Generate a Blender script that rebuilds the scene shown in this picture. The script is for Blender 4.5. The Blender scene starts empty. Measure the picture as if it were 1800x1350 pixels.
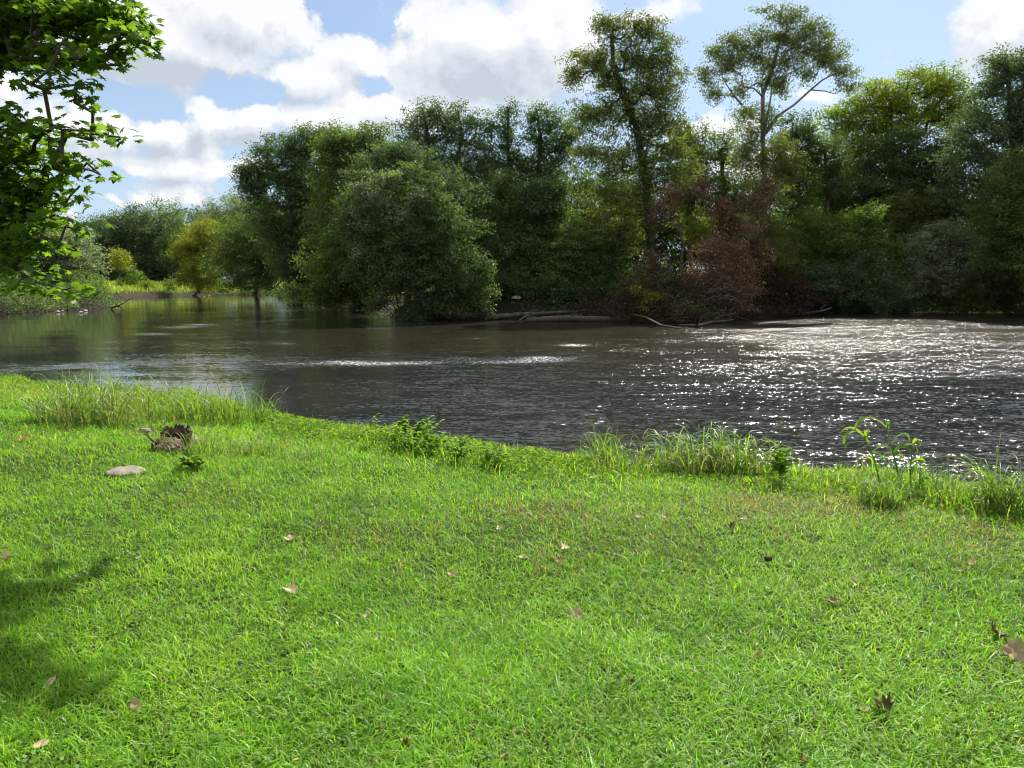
import bpy, math, random
import numpy as np
from mathutils import Vector
C = bpy.context.scene
COL = C.collection
R = math.radians
rng = np.random.default_rng(11)
random.seed(5)

# ------------------------------------------------------------------ camera
CAMZ, PITCH, F = 1.6, R(8.1), 1300.0
cam = bpy.data.cameras.new('camera'); cam.sensor_width = 36; cam.lens = 26.0
cam.clip_start = 0.05; cam.clip_end = 5000
camo = bpy.data.objects.new('camera', cam); COL.objects.link(camo)
camo.location = (0, 0, CAMZ); camo.rotation_euler = (R(90) - PITCH, 0, 0)
C.camera = camo

# ------------------------------------------------------------------ sun, sky, exposure
SUN_AZ, SUN_EL = R(25), R(49)          # azimuth from +Y towards +X
sd = Vector((math.sin(SUN_AZ) * math.cos(SUN_EL), math.cos(SUN_AZ) * math.cos(SUN_EL), math.sin(SUN_EL)))
sl = bpy.data.lights.new('sun', 'SUN'); sl.energy = 5.0; sl.angle = R(0.53); sl.color = (1, .95, .87)
so = bpy.data.objects.new('sun', sl); COL.objects.link(so)
so.rotation_euler = sd.to_track_quat('Z', 'Y').to_euler(); so.location = (0, 0, 50)
C.view_settings.view_transform = 'Standard'; C.view_settings.look = 'None'
C.view_settings.exposure = 1.05; C.view_settings.gamma = 1.0
C.cycles.use_denoising = True
C.cycles.filter_width = 1.1; C.cycles.max_bounces = 6; C.cycles.diffuse_bounces = 3; C.cycles.glossy_bounces = 3
C.cycles.transmission_bounces = 3; C.cycles.transparent_max_bounces = 4
C.cycles.sample_clamp_indirect = 4.0
C.cycles.caustics_reflective = False; C.cycles.caustics_refractive = False

class NT:
    """small node-tree writer"""
    def __init__(s, nt): s.nt = nt; s.nt.nodes.clear()
    def n(s, t, **k):
        nd = s.nt.nodes.new(t)
        for a, v in k.items(): setattr(nd, a, v)
        return nd
    def put(s, sock, v):
        if isinstance(v, bpy.types.NodeSocket): s.nt.links.new(v, sock)
        elif v is not None: sock.default_value = v
    def m(s, op, a, b=None, c=None, clamp=False):
        nd = s.n('ShaderNodeMath', operation=op, use_clamp=clamp)
        s.put(nd.inputs[0], a)
        if b is not None: s.put(nd.inputs[1], b)
        if c is not None: s.put(nd.inputs[2], c)
        return nd.outputs[0]
    def v(s, op, a, b=None, scale=None):
        nd = s.n('ShaderNodeVectorMath', operation=op)
        s.put(nd.inputs[0], a)
        if b is not None: s.put(nd.inputs[1], b)
        if scale is not None: s.put(nd.inputs['Scale'], scale)
        return nd.outputs[1] if op in ('LENGTH', 'DOT_PRODUCT', 'DISTANCE') else nd.outputs[0]
    def noise(s, vec, scale, detail=3, rough=.5, out='Fac', dist=0.0, lac=2.0):
        nd = s.n('ShaderNodeTexNoise'); s.put(nd.inputs['Vector'], vec)
        nd.inputs['Scale'].default_value = scale; nd.inputs['Detail'].default_value = detail
        nd.inputs['Roughness'].default_value = rough; nd.inputs['Distortion'].default_value = dist
        nd.inputs['Lacunarity'].default_value = lac
        return nd.outputs[out]
    def mr(s, x, a, b, c, d, smooth=False):
        nd = s.n('ShaderNodeMapRange', clamp=True)
        if smooth: nd.interpolation_type = 'SMOOTHSTEP'
        s.put(nd.inputs[0], x)
        for i, q in zip((1, 2, 3, 4), (a, b, c, d)): s.put(nd.inputs[i], q)
        return nd.outputs[0]
    def mix(s, f, a, b, blend='MIX'):
        nd = s.n('ShaderNodeMix', data_type='RGBA', blend_type=blend)
        s.put(nd.inputs[0], f); s.put(nd.inputs[6], a); s.put(nd.inputs[7], b)
        return nd.outputs[2]
    def ramp(s, f, stops):
        nd = s.n('ShaderNodeValToRGB'); e = nd.color_ramp.elements
        while len(e) < len(stops): e.new(.5)
        for el, (p, c) in zip(e, stops): el.position = p; el.color = c + (1,) if len(c) == 3 else c
        s.put(nd.inputs[0], f); return nd.outputs[0]
    def attr(s, name, out='Fac'):
        return s.n('ShaderNodeAttribute', attribute_name=name).outputs[out]
    def xyz(s, x, y, z):
        nd = s.n('ShaderNodeCombineXYZ')
        for i, q in enumerate((x, y, z)): s.put(nd.inputs[i], q)
        return nd.outputs[0]

def c4(c): return (c[0], c[1], c[2], 1)

def build_world():
    w = bpy.data.worlds.new('World'); C.world = w; w.use_nodes = True
    t = NT(w.node_tree)
    sky = t.n('ShaderNodeTexSky', sky_type='NISHITA'); sky.sun_disc = False
    sky.sun_elevation = SUN_EL; sky.sun_rotation = SUN_AZ
    sky.air_density = 1.0; sky.dust_density = 1.6; sky.ozone_density = 1.6
    d = t.n('ShaderNodeTexCoord').outputs['Generated']
    d = t.v('NORMALIZE', d)
    sp = t.n('ShaderNodeSeparateXYZ'); t.put(sp.inputs[0], d)
    az = t.m('ARCTAN2', sp.outputs[0], sp.outputs[1]); el = t.m('ARCSINE', sp.outputs[2])
    uv0 = t.xyz(az, el, 0.0)
    # clouds: (photo x, photo y, rx, ry, weight)
    blobs = [(440, 25, 175, 60, 1.0), (300, 70, 220, 80, 1.0), (520, 10, 60, 40, .8),
             (640, 100, 95, 75, 1.0), (560, 130, 100, 50, .9), (850, 90, 230, 115, 1.1), (740, 40, 60, 50, .6), (960, 60, 130, 120, .9),
             (385, 215, 65, 62, 1.0), (300, 232, 90, 55, .9), (180, 220, 95, 65, .9), (480, 215, 80, 42, .9), (600, 215, 120, 50, 1.0),
             (330, 290, 150, 35, .7), (700, 190, 160, 60, .9), (300, 330, 75, 28, .95), (375, 340, 52, 30, 1.0), (420, 290, 80, 40, .7),
             (150, 375, 60, 26, .8), (230, 350, 60, 14, .5), (20, 130, 120, 60, .7), (60, 350, 130, 40, .6),
             (1720, 60, 95, 52, .95), (1790, 20, 110, 50, 1.0), (1420, 178, 55, 16, .5), (1130, 20, 110, 30, .55),
             (1240, 230, 90, 40, .5), (1340, 300, 160, 60, .6)]
    holes = [(645, 12, 95, 42, 1.2), (250, 190, 75, 30, 1.2), (455, 152, 85, 32, 1.1), (657, 143, 42, 20, 1.0), (190, 322, 110, 22, 1.0), (420, 335, 34, 40, .9), (705, 60, 40, 30, .5), (40, 330, 80, 50, .5), (230, 375, 160, 22, .8)]
    greys = [(300, 118, 190, 38, 1.0), (420, 70, 60, 40, .5), (860, 135, 130, 48, 1.0), (800, 90, 70, 30, .6), (395, 245, 95, 30, .9), (300, 262, 80, 22, .5), (620, 235, 130, 34, .6), (330, 315, 60, 14, .5), (960, 170, 80, 40, .6), (380, 350, 50, 12, .5), (1740, 95, 70, 16, .5)]
    def dens(uv):
        nz = t.noise(uv, 9.0, 7, .62, 'Color')
        off = t.v('MULTIPLY', t.v('SUBTRACT', nz, (.5, .5, .5)), (.16, .09, 0))
        q = t.v('ADD', uv, off)
        acc = None
        for (px, py, rx, ry, wt) in blobs:
            a = math.atan((px - 900) / F); e = math.atan((675 - py) / F) - PITCH
            e = math.asin(math.sin(e) * 1.0) * math.cos(a) if False else math.atan(math.tan(e) * math.cos(a))
            l = t.v('LENGTH', t.v('MULTIPLY', t.v('SUBTRACT', q, (a, e, 0)), (F / rx, F / ry, 0)))
            b = t.m('MULTIPLY_ADD', l, -.95, .62 + .42 * wt)
            acc = b if acc is None else t.m('MAXIMUM', acc, b)
        for (px, py, rx, ry, wt) in holes:
            a = math.atan((px - 900) / F); e = math.atan(math.tan(math.atan((675 - py) / F) - PITCH) * math.cos(a))
            l = t.v('LENGTH', t.v('MULTIPLY', t.v('SUBTRACT', q, (a, e, 0)), (F / rx, F / ry, 0)))
            acc = t.m('SUBTRACT', acc, t.m('MAXIMUM', t.m('MULTIPLY_ADD', l, -.9 * wt, wt), 0.0))
        # general cloud field outside the photographed part
        g = t.noise(t.v('MULTIPLY', uv, (1, 1.7, 1)), 2.6, 6, .58)
        g = t.mr(g, .38, .54, 0, 1.0)
        gate = t.m('MAXIMUM', t.mr(el, .34, .46, 0, .85, True), t.mr(t.m('ABSOLUTE', az), .64, .8, 0, .8, True))
        acc = t.m('MAXIMUM', acc, t.m('MULTIPLY', g, gate))
        fine = t.noise(uv, 26.0, 7, .68)
        return t.m('ADD', t.m('MAXIMUM', acc, 0.0), t.m('MULTIPLY_ADD', fine, .75, -.39))
    d0 = dens(uv0)
    d1 = dens(t.v('ADD', uv0, (.010, .021, 0)))
    cover = t.mr(d0, .04, .46, 0, 1, True)
    edge = t.m('MULTIPLY', t.m('SUBTRACT', d0, d1), 2.3)
    q = t.v('ADD', uv0, t.v('MULTIPLY', t.v('SUBTRACT', t.noise(uv0, 12.0, 6, .6, 'Color'), (.5, .5, .5)), (.13, .08, 0)))
    gr = None
    for (px, py, rx, ry, wt) in greys:
        a = math.atan((px - 900) / F); e = math.atan(math.tan(math.atan((675 - py) / F) - PITCH) * math.cos(a))
        l = t.v('LENGTH', t.v('MULTIPLY', t.v('SUBTRACT', q, (a, e, 0)), (F / rx, F / ry, 0)))
        b = t.m('MULTIPLY', t.mr(l, 1.35, .15, 0, 1, True), wt); gr = b if gr is None else t.m('MAXIMUM', gr, b)
    gn = t.m('MULTIPLY', t.mr(t.noise(uv0, 3.0, 5, .55), .48, .7, 0, .9), t.mr(el, .34, .46, 0, 1))
    gr = t.m('MAXIMUM', gr, gn)
    shade = t.m('ADD', t.m('MULTIPLY_ADD', gr, -.72, .86), t.m('MULTIPLY', edge, .6), clamp=True)
    ccol = t.ramp(shade, [(0, (5.7, 6.15, 6.9)), (.4, (7.2, 7.65, 8.3)), (.75, (8.3, 8.6, 9.0)), (1, (9.5, 9.55, 9.6))])
    haze = t.mr(el, 0.0, .28, 1, 0)
    skyc = t.mix(t.m('MULTIPLY_ADD', haze, .5, .27), sky.outputs[0], (7.6, 8.6, 9.6, 1))
    skyc = t.mix(1.0, skyc, (.86, .98, 1.12, 1), 'MULTIPLY')
    col = t.mix(t.m('MULTIPLY', cover, .95), skyc, ccol)
    bg = t.n('ShaderNodeBackground'); t.put(bg.inputs[0], col); bg.inputs[1].default_value = .051
    o = t.n('ShaderNodeOutputWorld'); t.nt.links.new(bg.outputs[0], o.inputs[0])
    w.cycles.sampling_method = 'MANUAL'; w.cycles.sample_map_resolution = 512
build_world()

# ------------------------------------------------------------------ mapping the photograph to the place
RT = np.array([1., 0, 0]); FW = np.array([0, math.cos(PITCH), -math.sin(PITCH)]); UP = np.array([0, math.sin(PITCH), math.cos(PITCH)])
CP = np.array([0, 0, CAMZ])
def ray(px, py):
    px = np.asarray(px, float); py = np.asarray(py, float)
    return FW + ((px - 900) / F)[..., None] * RT - ((py - 675) / F)[..., None] * UP
def at_z(px, py, z):
    d = ray(px, py); return CP + d * ((z - CAMZ) / d[..., 2])[..., None]
def at_y(px, py, Y):
    d = ray(px, py); return CP + d * (Y / d[..., 1])[..., None]
def to_px(P):
    v = P - CP; dz = v @ FW
    return 900 + F * (v @ RT) / dz, 675 - F * (v @ UP) / dz

# ------------------------------------------------------------------ shorelines and ground height
WZ = -0.8
_ne = [(0, 662), (100, 676), (180, 692), (300, 706), (440, 716), (490, 748), (600, 764), (700, 784), (850, 806), (950, 822), (1100, 836), (1300, 844), (1450, 854), (1600, 868), (1700, 884), (1850, 902)]
near_edge = np.array([at_z(a, b, -.2)[:2] for a, b in _ne])
nw = []
for p in near_edge:
    d = np.linalg.norm(p); nw.append(p * (1 + 1.25 / d))
near_water = np.array([(-150, 42), (-60, 27), (-25, 19.5), (-14, 16.2)] + [tuple(p) for p in nw] + [(9, 4.5), (16, 3), (40, -6), (150, -40)])
_fw = [(0, 553), (100, 546), (192, 541), (196, 537), (150, 530), (120, 523), (180, 523.5), (260, 521), (330, 520), (400, 519), (480, 519), (540, 527), (575, 533), (620, 545), (690, 556), (760, 562), (860, 559), (1000, 559), (1150, 565), (1250, 565), (1350, 558), (1450, 551), (1600, 548), (1700, 547), (1800, 546), (2000, 544), (2300, 541)]
far_water = np.array([(-150, 92), (-90, 74)] + [tuple(at_z(a, b, WZ)[:2]) for a, b in _fw] + [(150, 66)])
water_poly = np.vstack([near_water, far_water[::-1]])
def seg_dist(P, L):
    best = np.full(len(P), 1e18)
    for a, b in zip(L[:-1], L[1:]):
        ab = b - a; t = np.clip(((P - a) @ ab) / (ab @ ab), 0, 1)
        best = np.minimum(best, ((P - a - t[:, None] * ab) ** 2).sum(1))
    return np.sqrt(best)
def inside(P, poly):
    r = np.zeros(len(P), bool); n = len(poly); x, y = P[:, 0], P[:, 1]
    for i in range(n):
        x1, y1 = poly[i]; x2, y2 = poly[(i + 1) % n]
        c = ((y1 > y) != (y2 > y))
        with np.errstate(divide='ignore', invalid='ignore'):
            r ^= c & (x < (x2 - x1) * (y - y1) / (y2 - y1) + x1)
    return r
_perm = np.random.default_rng(3).random((256, 256))
def vnoise(x, y, s):
    x = np.asarray(x) * s + 100.3; y = np.asarray(y) * s + 57.7
    xi = np.floor(x).astype(int); yi = np.floor(y).astype(int); fx = x - xi; fy = y - yi
    fx = fx * fx * (3 - 2 * fx); fy = fy * fy * (3 - 2 * fy)
    g = lambda i, j: _perm[i % 256, j % 256]
    return (g(xi, yi) * (1 - fx) + g(xi + 1, yi) * fx) * (1 - fy) + (g(xi, yi + 1) * (1 - fx) + g(xi + 1, yi + 1) * fx) * fy
def gheight(P):
    P = np.atleast_2d(np.asarray(P, float))[:, :2]
    dn = seg_dist(P, near_water); df = seg_dist(P, far_water); ins = inside(P, water_poly)
    sm = lambda v: np.clip(v, 0, 1) ** 2 * (3 - 2 * np.clip(v, 0, 1))
    zn = WZ + .64 * (1 - np.exp(-dn / .42)) + .16 * sm(dn / 4) + (vnoise(P[:, 0], P[:, 1], .9) - .5) * .07 * sm(dn / 1.5) + (vnoise(P[:, 0], P[:, 1], 3.1) - .5) * .02 * sm(dn)
    flat = sm((-P[:, 0] - 20) / 15)
    zf = WZ + (.95 - .15 * flat) * (1 - np.exp(-df / .6)) + (1.3 - .7 * flat) * sm(df / 9) + (vnoise(P[:, 0], P[:, 1], .5) - .5) * .5 * sm(df / 3) + (vnoise(P[:, 0], P[:, 1], 1.7) - .5) * .2 * sm(df / 1)
    land = np.where(dn < df, zn, zf)
    bed = WZ - 1.0 * (1 - np.exp(-np.minimum(dn, df) / 2.0))
    return np.where(ins, bed, land)
def on_ground(px, py):
    z = 0.0
    for _ in range(14):
        p = at_z(px, py, z); z = .5 * z + .5 * float(gheight(p[None])[0])
    return np.array([p[0], p[1], float(gheight(p[None])[0])])

# ------------------------------------------------------------------ mesh helpers
def mesh(name, V, faces=None, sizes=None, mat=None, parent=None, attrs=None, smooth=False):
    """V (n,3); faces flat index array; sizes loop count per face"""
    me = bpy.data.meshes.new(name)
    V = np.asarray(V, np.float32); faces = np.asarray(faces, np.int32); sizes = np.asarray(sizes, np.int32)
    me.vertices.add(len(V)); me.vertices.foreach_set('co', V.ravel())
    me.loops.add(len(faces)); me.loops.foreach_set('vertex_index', faces)
    me.polygons.add(len(sizes))
    st = np.zeros(len(sizes), np.int32); st[1:] = np.cumsum(sizes)[:-1]
    me.polygons.foreach_set('loop_start', st)
    me.update(calc_edges=True)
    if smooth: me.polygons.foreach_set('use_smooth', np.ones(len(sizes), bool))
    for k, a in (attrs or {}).items():
        at = me.attributes.new(k, 'FLOAT', 'POINT'); at.data.foreach_set('value', np.asarray(a, np.float32))
    o = bpy.data.objects.new(name, me); COL.objects.link(o)
    if mat: me.materials.append(mat)
    if parent: o.parent = parent
    return o
class MB:
    def __init__(s): s.V = []; s.F = []; s.S = []; s.A = []; s.n = 0
    def add(s, V, F, S, a=0.5):
        V = np.asarray(V, float).reshape(-1, 3)
        s.V.append(V); s.F.append(np.asarray(F, int).ravel() + s.n); s.S.append(np.asarray(S, int).ravel())
        s.A.append(np.broadcast_to(np.asarray(a, float), (len(V),)).copy()); s.n += len(V)
    def build(s, name, mat, parent=None, loc=None, smooth=False):
        V = np.vstack(s.V)
        if loc is not None: V = V - np.asarray(loc)
        return mesh(name, V, np.concatenate(s.F), np.concatenate(s.S), mat, parent, {'rnd': np.concatenate(s.A)}, smooth)
def tube(mb, pts, rad, n=6, a=.5, cap=True, bump=0.0):
    pts = np.asarray(pts, float); k = len(pts)
    rad = np.broadcast_to(np.asarray(rad, float), (k,))
    T = np.gradient(pts, axis=0); T /= np.linalg.norm(T, axis=1)[:, None] + 1e-9
    ref = np.array([0, 0, 1.]) if abs(T[0, 2]) < .9 else np.array([1., 0, 0])
    u = np.cross(T, ref); u /= np.linalg.norm(u, axis=1)[:, None] + 1e-9; w = np.cross(T, u)
    th = np.linspace(0, 2 * np.pi, n, endpoint=False)
    rr = rad[:, None] * (1 + bump * (rng.random((k, n)) - .5) * 2)
    V = pts[:, None] + rr[..., None] * (np.cos(th)[None, :, None] * u[:, None] + np.sin(th)[None, :, None] * w[:, None])
    i = np.arange(k - 1)[:, None] * n; j = np.arange(n)[None]; j2 = (j + 1) % n
    Fq = np.stack([i + j, i + j2, i + n + j2, i + n + j], -1).reshape(-1, 4)
    F_ = Fq.ravel(); S = np.full(len(Fq), 4)
    if cap:
        F_ = np.concatenate([F_, np.arange(n)[::-1], (k - 1) * n + np.arange(n)]); S = np.concatenate([S, [n, n]])
    mb.add(V.reshape(-1, 3), F_, S, a)
def empty(name, loc, label, cat, group=None, rz=0):
    o = bpy.data.objects.new(name, None); COL.objects.link(o); o.location = loc; o.rotation_euler = (0, 0, rz)
    o.empty_display_size = .2
    return tag(o, label, cat, group)
def tag(o, label=None, cat=None, group=None, kind=None):
    if label: o['label'] = label
    if cat: o['category'] = cat
    if group: o['group'] = group
    if kind: o['kind'] = kind
    return o
def unit(v): return v / (np.linalg.norm(v, axis=-1, keepdims=True) + 1e-9)

# ------------------------------------------------------------------ materials
def leaf_mat(name, lo, mid, hi, trans=.42, gloss=.06, rough=.4, tint=1.25):
    m = bpy.data.materials.new(name); m.use_nodes = True; t = NT(m.node_tree)
    r = t.attr('rnd')
    geo = t.n('ShaderNodeNewGeometry').outputs['Position']
    big = t.noise(geo, .35, 2, .5)
    f = t.m('ADD', t.m('MULTIPLY', r, .75), t.m('MULTIPLY_ADD', big, .7, -.22), clamp=True)
    col = t.ramp(f, [(0, lo), (.5, mid), (1, hi)])
    di = t.n('ShaderNodeBsdfDiffuse'); t.put(di.inputs[0], col)
    tr = t.n('ShaderNodeBsdfTranslucent'); t.put(tr.inputs[0], t.mix(1.0, col, (tint * 1.15, tint * 1.25, tint * .5, 1), 'MULTIPLY'))
    gl = t.n('ShaderNodeBsdfGlossy'); gl.inputs['Roughness'].default_value = rough; gl.inputs[0].default_value = (.9, .95, 1, 1)
    a = t.n('ShaderNodeMixShader'); a.inputs[0].default_value = trans
    t.nt.links.new(di.outputs[0], a.inputs[1]); t.nt.links.new(tr.outputs[0], a.inputs[2])
    b = t.n('ShaderNodeMixShader'); b.inputs[0].default_value = gloss
    t.nt.links.new(a.outputs[0], b.inputs[1]); t.nt.links.new(gl.outputs[0], b.inputs[2])
    o = t.n('ShaderNodeOutputMaterial'); t.nt.links.new(b.outputs[0], o.inputs[0])
    return m
def rough_mat(name, stops, scale=6, rough=.85, bump=.6, detail=6, bscale=None, stretch=(1, 1, 1), spec=.3):
    m = bpy.data.materials.new(name); m.use_nodes = True; t = NT(m.node_tree)
    co = t.v('MULTIPLY', t.n('ShaderNodeNewGeometry').outputs['Position'], stretch)
    n1 = t.noise(co, scale, detail, .6)
    col = t.ramp(n1, stops)
    p = t.n('ShaderNodeBsdfPrincipled'); t.put(p.inputs['Base Color'], col); p.inputs['Roughness'].default_value = rough
    p.inputs['Specular IOR Level'].default_value = spec
    bp = t.n('ShaderNodeBump'); bp.inputs['Strength'].default_value = bump; bp.inputs['Distance'].default_value = .02
    t.put(bp.inputs['Height'], t.noise(co, bscale or scale * 2.5, 6, .65)); t.nt.links.new(bp.outputs[0], p.inputs['Normal'])
    o = t.n('ShaderNodeOutputMaterial'); t.nt.links.new(p.outputs[0], o.inputs[0])
    return m
M = dict(
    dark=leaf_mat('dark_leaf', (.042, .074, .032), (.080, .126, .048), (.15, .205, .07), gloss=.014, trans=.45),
    olive=leaf_mat('olive_leaf', (.054, .088, .028), (.102, .152, .040), (.18, .235, .064), gloss=.014, trans=.47),
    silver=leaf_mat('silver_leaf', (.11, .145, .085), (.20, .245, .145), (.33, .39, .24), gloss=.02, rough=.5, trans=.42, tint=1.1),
    sage=leaf_mat('sage_leaf', (.052, .084, .042), (.094, .138, .064), (.17, .225, .11), gloss=.0145, rough=.5, trans=.42, tint=1.15),
    pale=leaf_mat('pale_olive_leaf', (.075, .10, .030), (.13, .165, .045), (.21, .25, .07), gloss=.014, trans=.5),
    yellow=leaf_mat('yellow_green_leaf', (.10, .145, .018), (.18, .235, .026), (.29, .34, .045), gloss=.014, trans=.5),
    gold=leaf_mat('golden_leaf', (.11, .135, .016), (.20, .215, .024), (.33, .33, .04), gloss=.014, trans=.48),
    fresh=leaf_mat('fresh_green_leaf', (.065, .115, .022), (.115, .18, .034), (.20, .27, .055), gloss=.014, trans=.48),
    rust=leaf_mat('dead_rust_leaf', (.07, .036, .024), (.14, .072, .045), (.27, .155, .095), gloss=.02, trans=.3, tint=.9),
    copper=leaf_mat('dead_copper_leaf', (.12, .06, .042), (.22, .12, .08), (.38, .24, .16), gloss=.02, trans=.35, tint=.95),
    brown=leaf_mat('dead_brown_leaf', (.036, .026, .018), (.065, .046, .032), (.12, .085, .055), gloss=.0, trans=.2, tint=.9),
    maple=leaf_mat('maple_leaf', (.042, .080, .013), (.078, .135, .019), (.15, .22, .03), gloss=.014, trans=.58, rough=.4, tint=1.45),
    grass=None,
    bark=rough_mat('bark', [(.3, (.045, .036, .028)), (.6, (.10, .085, .068)), (.8, (.16, .14, .115))], 3, stretch=(3, 3, .6)),
    palebark=rough_mat('pale_bark', [(.3, (.12, .105, .085)), (.55, (.25, .225, .19)), (.8, (.42, .39, .34))], 1.6),
    deadwood=rough_mat('dead_wood', [(.3, (.05, .04, .032)), (.6, (.11, .095, .08)), (.8, (.20, .18, .155))], 4),
    stone=rough_mat('stone', [(.3, (.13, .115, .09)), (.55, (.25, .22, .175)), (.75, (.36, .33, .28))], 14, bump=.8),
    palestone=rough_mat('pale_stone', [(.3, (.30, .26, .24)), (.6, (.55, .49, .46))], 5),
    rot=rough_mat('rotten_wood', [(.3, (.018, .011, .009)), (.5, (.065, .040, .030)), (.75, (.19, .13, .095))], 11, bump=1.0, bscale=30, stretch=(1, 1, 1)),
)

def ground_material():
    m = bpy.data.materials.new('ground_soil_and_turf'); m.use_nodes = True; t = NT(m.node_tree)
    pos = t.n('ShaderNodeNewGeometry').outputs['Position']
    lawn = t.attr('lawn'); meadow = t.attr('meadow')
    n1 = t.noise(pos, 14, 6, .6); n2 = t.noise(pos, 1.2, 4, .55)
    soil = t.ramp(n1, [(.3, (.012, .009, .006)), (.6, (.030, .022, .015)), (.8, (.055, .042, .03))])
    turf = t.ramp(t.m('ADD', t.m('MULTIPLY', n1, .6), t.m('MULTIPLY', n2, .4)), [(.3, (.012, .024, .006)), (.55, (.028, .05, .010)), (.75, (.06, .075, .022))])
    far = t.ramp(n1, [(.3, (.06, .09, .02)), (.6, (.13, .18, .035)), (.8, (.19, .22, .06))])
    col = t.mix(lawn, soil, turf); col = t.mix(meadow, col, far)
    p = t.n('ShaderNodeBsdfPrincipled'); t.put(p.inputs['Base Color'], col); p.inputs['Roughness'].default_value = .95
    p.inputs['Specular IOR Level'].default_value = .15
    bp = t.n('ShaderNodeBump'); bp.inputs['Strength'].default_value = .7; bp.inputs['Distance'].default_value = .03
    t.put(bp.inputs['Height'], t.noise(pos, 22, 6, .7)); t.nt.links.new(bp.outputs[0], p.inputs['Normal'])
    o = t.n('ShaderNodeOutputMaterial'); t.nt.links.new(p.outputs[0], o.inputs[0])
    return m
def water_material():
    m = bpy.data.materials.new('river_water'); m.use_nodes = True; t = NT(m.node_tree)
    pos = t.n('ShaderNodeNewGeometry').outputs['Position']
    chop = t.attr('chop'); foam_glitter = t.attr('foam_glitter'); amber = t.attr('amber')
    def slope(scale, stretch, amp, detail=2, rough=.5, ofs=(0, 0, 0)):
        co = t.v('MULTIPLY', t.v('ADD', pos, ofs), stretch)
        c = t.v('SUBTRACT', t.noise(co, scale, detail, rough, 'Color'), (.5, .5, .5))
        return t.v('MULTIPLY', c, (amp * .8, amp, 0))
    s = slope(26.0, (.5, 1.1, 1), 1.9, 2, .6)
    s = t.v('ADD', s, slope(9.5, (.5, 1.2, 1), 1.15, 2, .6, (1, 5, 0)))
    s = t.v('ADD', s, slope(2.6, (.4, 1.3, 1), .8, 2, .5, (7, 3, 0)))
    gust = t.mr(t.noise(t.v('MULTIPLY', pos, (.35, 1, 1)), .55, 4, .62), .36, .64, .55, 1.35)
    s = t.v('SCALE', s, scale=t.m('MULTIPLY', chop, gust))
    s2 = slope(.55, (.35, 1.6, 1), .035, 2, .5, (3, 9, 0))
    s = t.v('ADD', s, s2)
    nrm = t.v('NORMALIZE', t.v('ADD', s, (0, 0, 1)))
    deep = t.ramp(t.noise(pos, .25, 3), [(.35, (.014, .016, .016)), (.65, (.023, .023, .020))])
    col = t.mix(amber, deep, (.026, .021, .012, 1))
    p = t.n('ShaderNodeBsdfPrincipled'); t.put(p.inputs['Base Color'], col)
    p.inputs['IOR'].default_value = 1.333
    sp = t.n('ShaderNodeSeparateXYZ'); t.put(sp.inputs[0], pos)
    t.put(p.inputs['Roughness'], t.m('ADD', t.m('MULTIPLY_ADD', chop, .07, .03), t.m('MULTIPLY', chop, t.mr(sp.outputs[1], 14, 40, 0, .10))))
    t.put(p.inputs['Normal'], nrm)
    fm = t.n('ShaderNodeBsdfDiffuse'); fm.inputs[0].default_value = (.85, .88, .9, 1)  # white diffuse paints sun glitter on the riffles along with foam
    br = t.noise(t.v('MULTIPLY', pos, (.6, .8, 1)), 15, 5, .9)
    ff = t.mr(t.m('ADD', br, t.m('MULTIPLY_ADD', foam_glitter, .34, -.30)), .5, .60, 0, 1)
    mx = t.n('ShaderNodeMixShader'); t.put(mx.inputs[0], t.m('MULTIPLY', ff, t.mr(foam_glitter, .05, .3, 0, 1)))
    t.nt.links.new(p.outputs[0], mx.inputs[1]); t.nt.links.new(fm.outputs[0], mx.inputs[2])
    o = t.n('ShaderNodeOutputMaterial'); t.nt.links.new(mx.outputs[0], o.inputs[0])
    return m
def grass_material():
    m = bpy.data.materials.new('grass_blade'); m.use_nodes = True; t = NT(m.node_tree)
    r = t.attr('rnd'); dry = t.attr('dry')
    pos = t.n('ShaderNodeNewGeometry').outputs['Position']
    big = t.noise(pos, .9, 3, .6)
    f = t.m('ADD', t.m('MULTIPLY', r, .7), t.m('MULTIPLY_ADD', big, .8, -.25), clamp=True)
    col = t.ramp(f, [(0, (.042, .135, .010)), (.35, (.12, .275, .015)), (.7, (.23, .41, .026)), (.92, (.40, .50, .09)), (1, (.56, .52, .24))])
    col = t.mix(dry, col, t.ramp(r, [(0, (.10, .12, .03)), (.5, (.24, .20, .08)), (1, (.36, .29, .14))]))
    di = t.n('ShaderNodeBsdfDiffuse'); t.put(di.inputs[0], col)
    tr = t.n('ShaderNodeBsdfTranslucent'); t.put(tr.inputs[0], t.mix(1.0, col, (1.95, 2.0, .55, 1), 'MULTIPLY'))
    gl = t.n('ShaderNodeBsdfGlossy'); gl.inputs['Roughness'].default_value = .45
    a = t.n('ShaderNodeMixShader'); a.inputs[0].default_value = .45
    t.nt.links.new(di.outputs[0], a.inputs[1]); t.nt.links.new(tr.outputs[0], a.inputs[2])
    b = t.n('ShaderNodeMixShader'); b.inputs[0].default_value = .025
    t.nt.links.new(a.outputs[0], b.inputs[1]); t.nt.links.new(gl.outputs[0], b.inputs[2])
    o = t.n('ShaderNodeOutputMaterial'); t.nt.links.new(b.outputs[0], o.inputs[0])
    return m
M['grass'] = grass_material()

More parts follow.
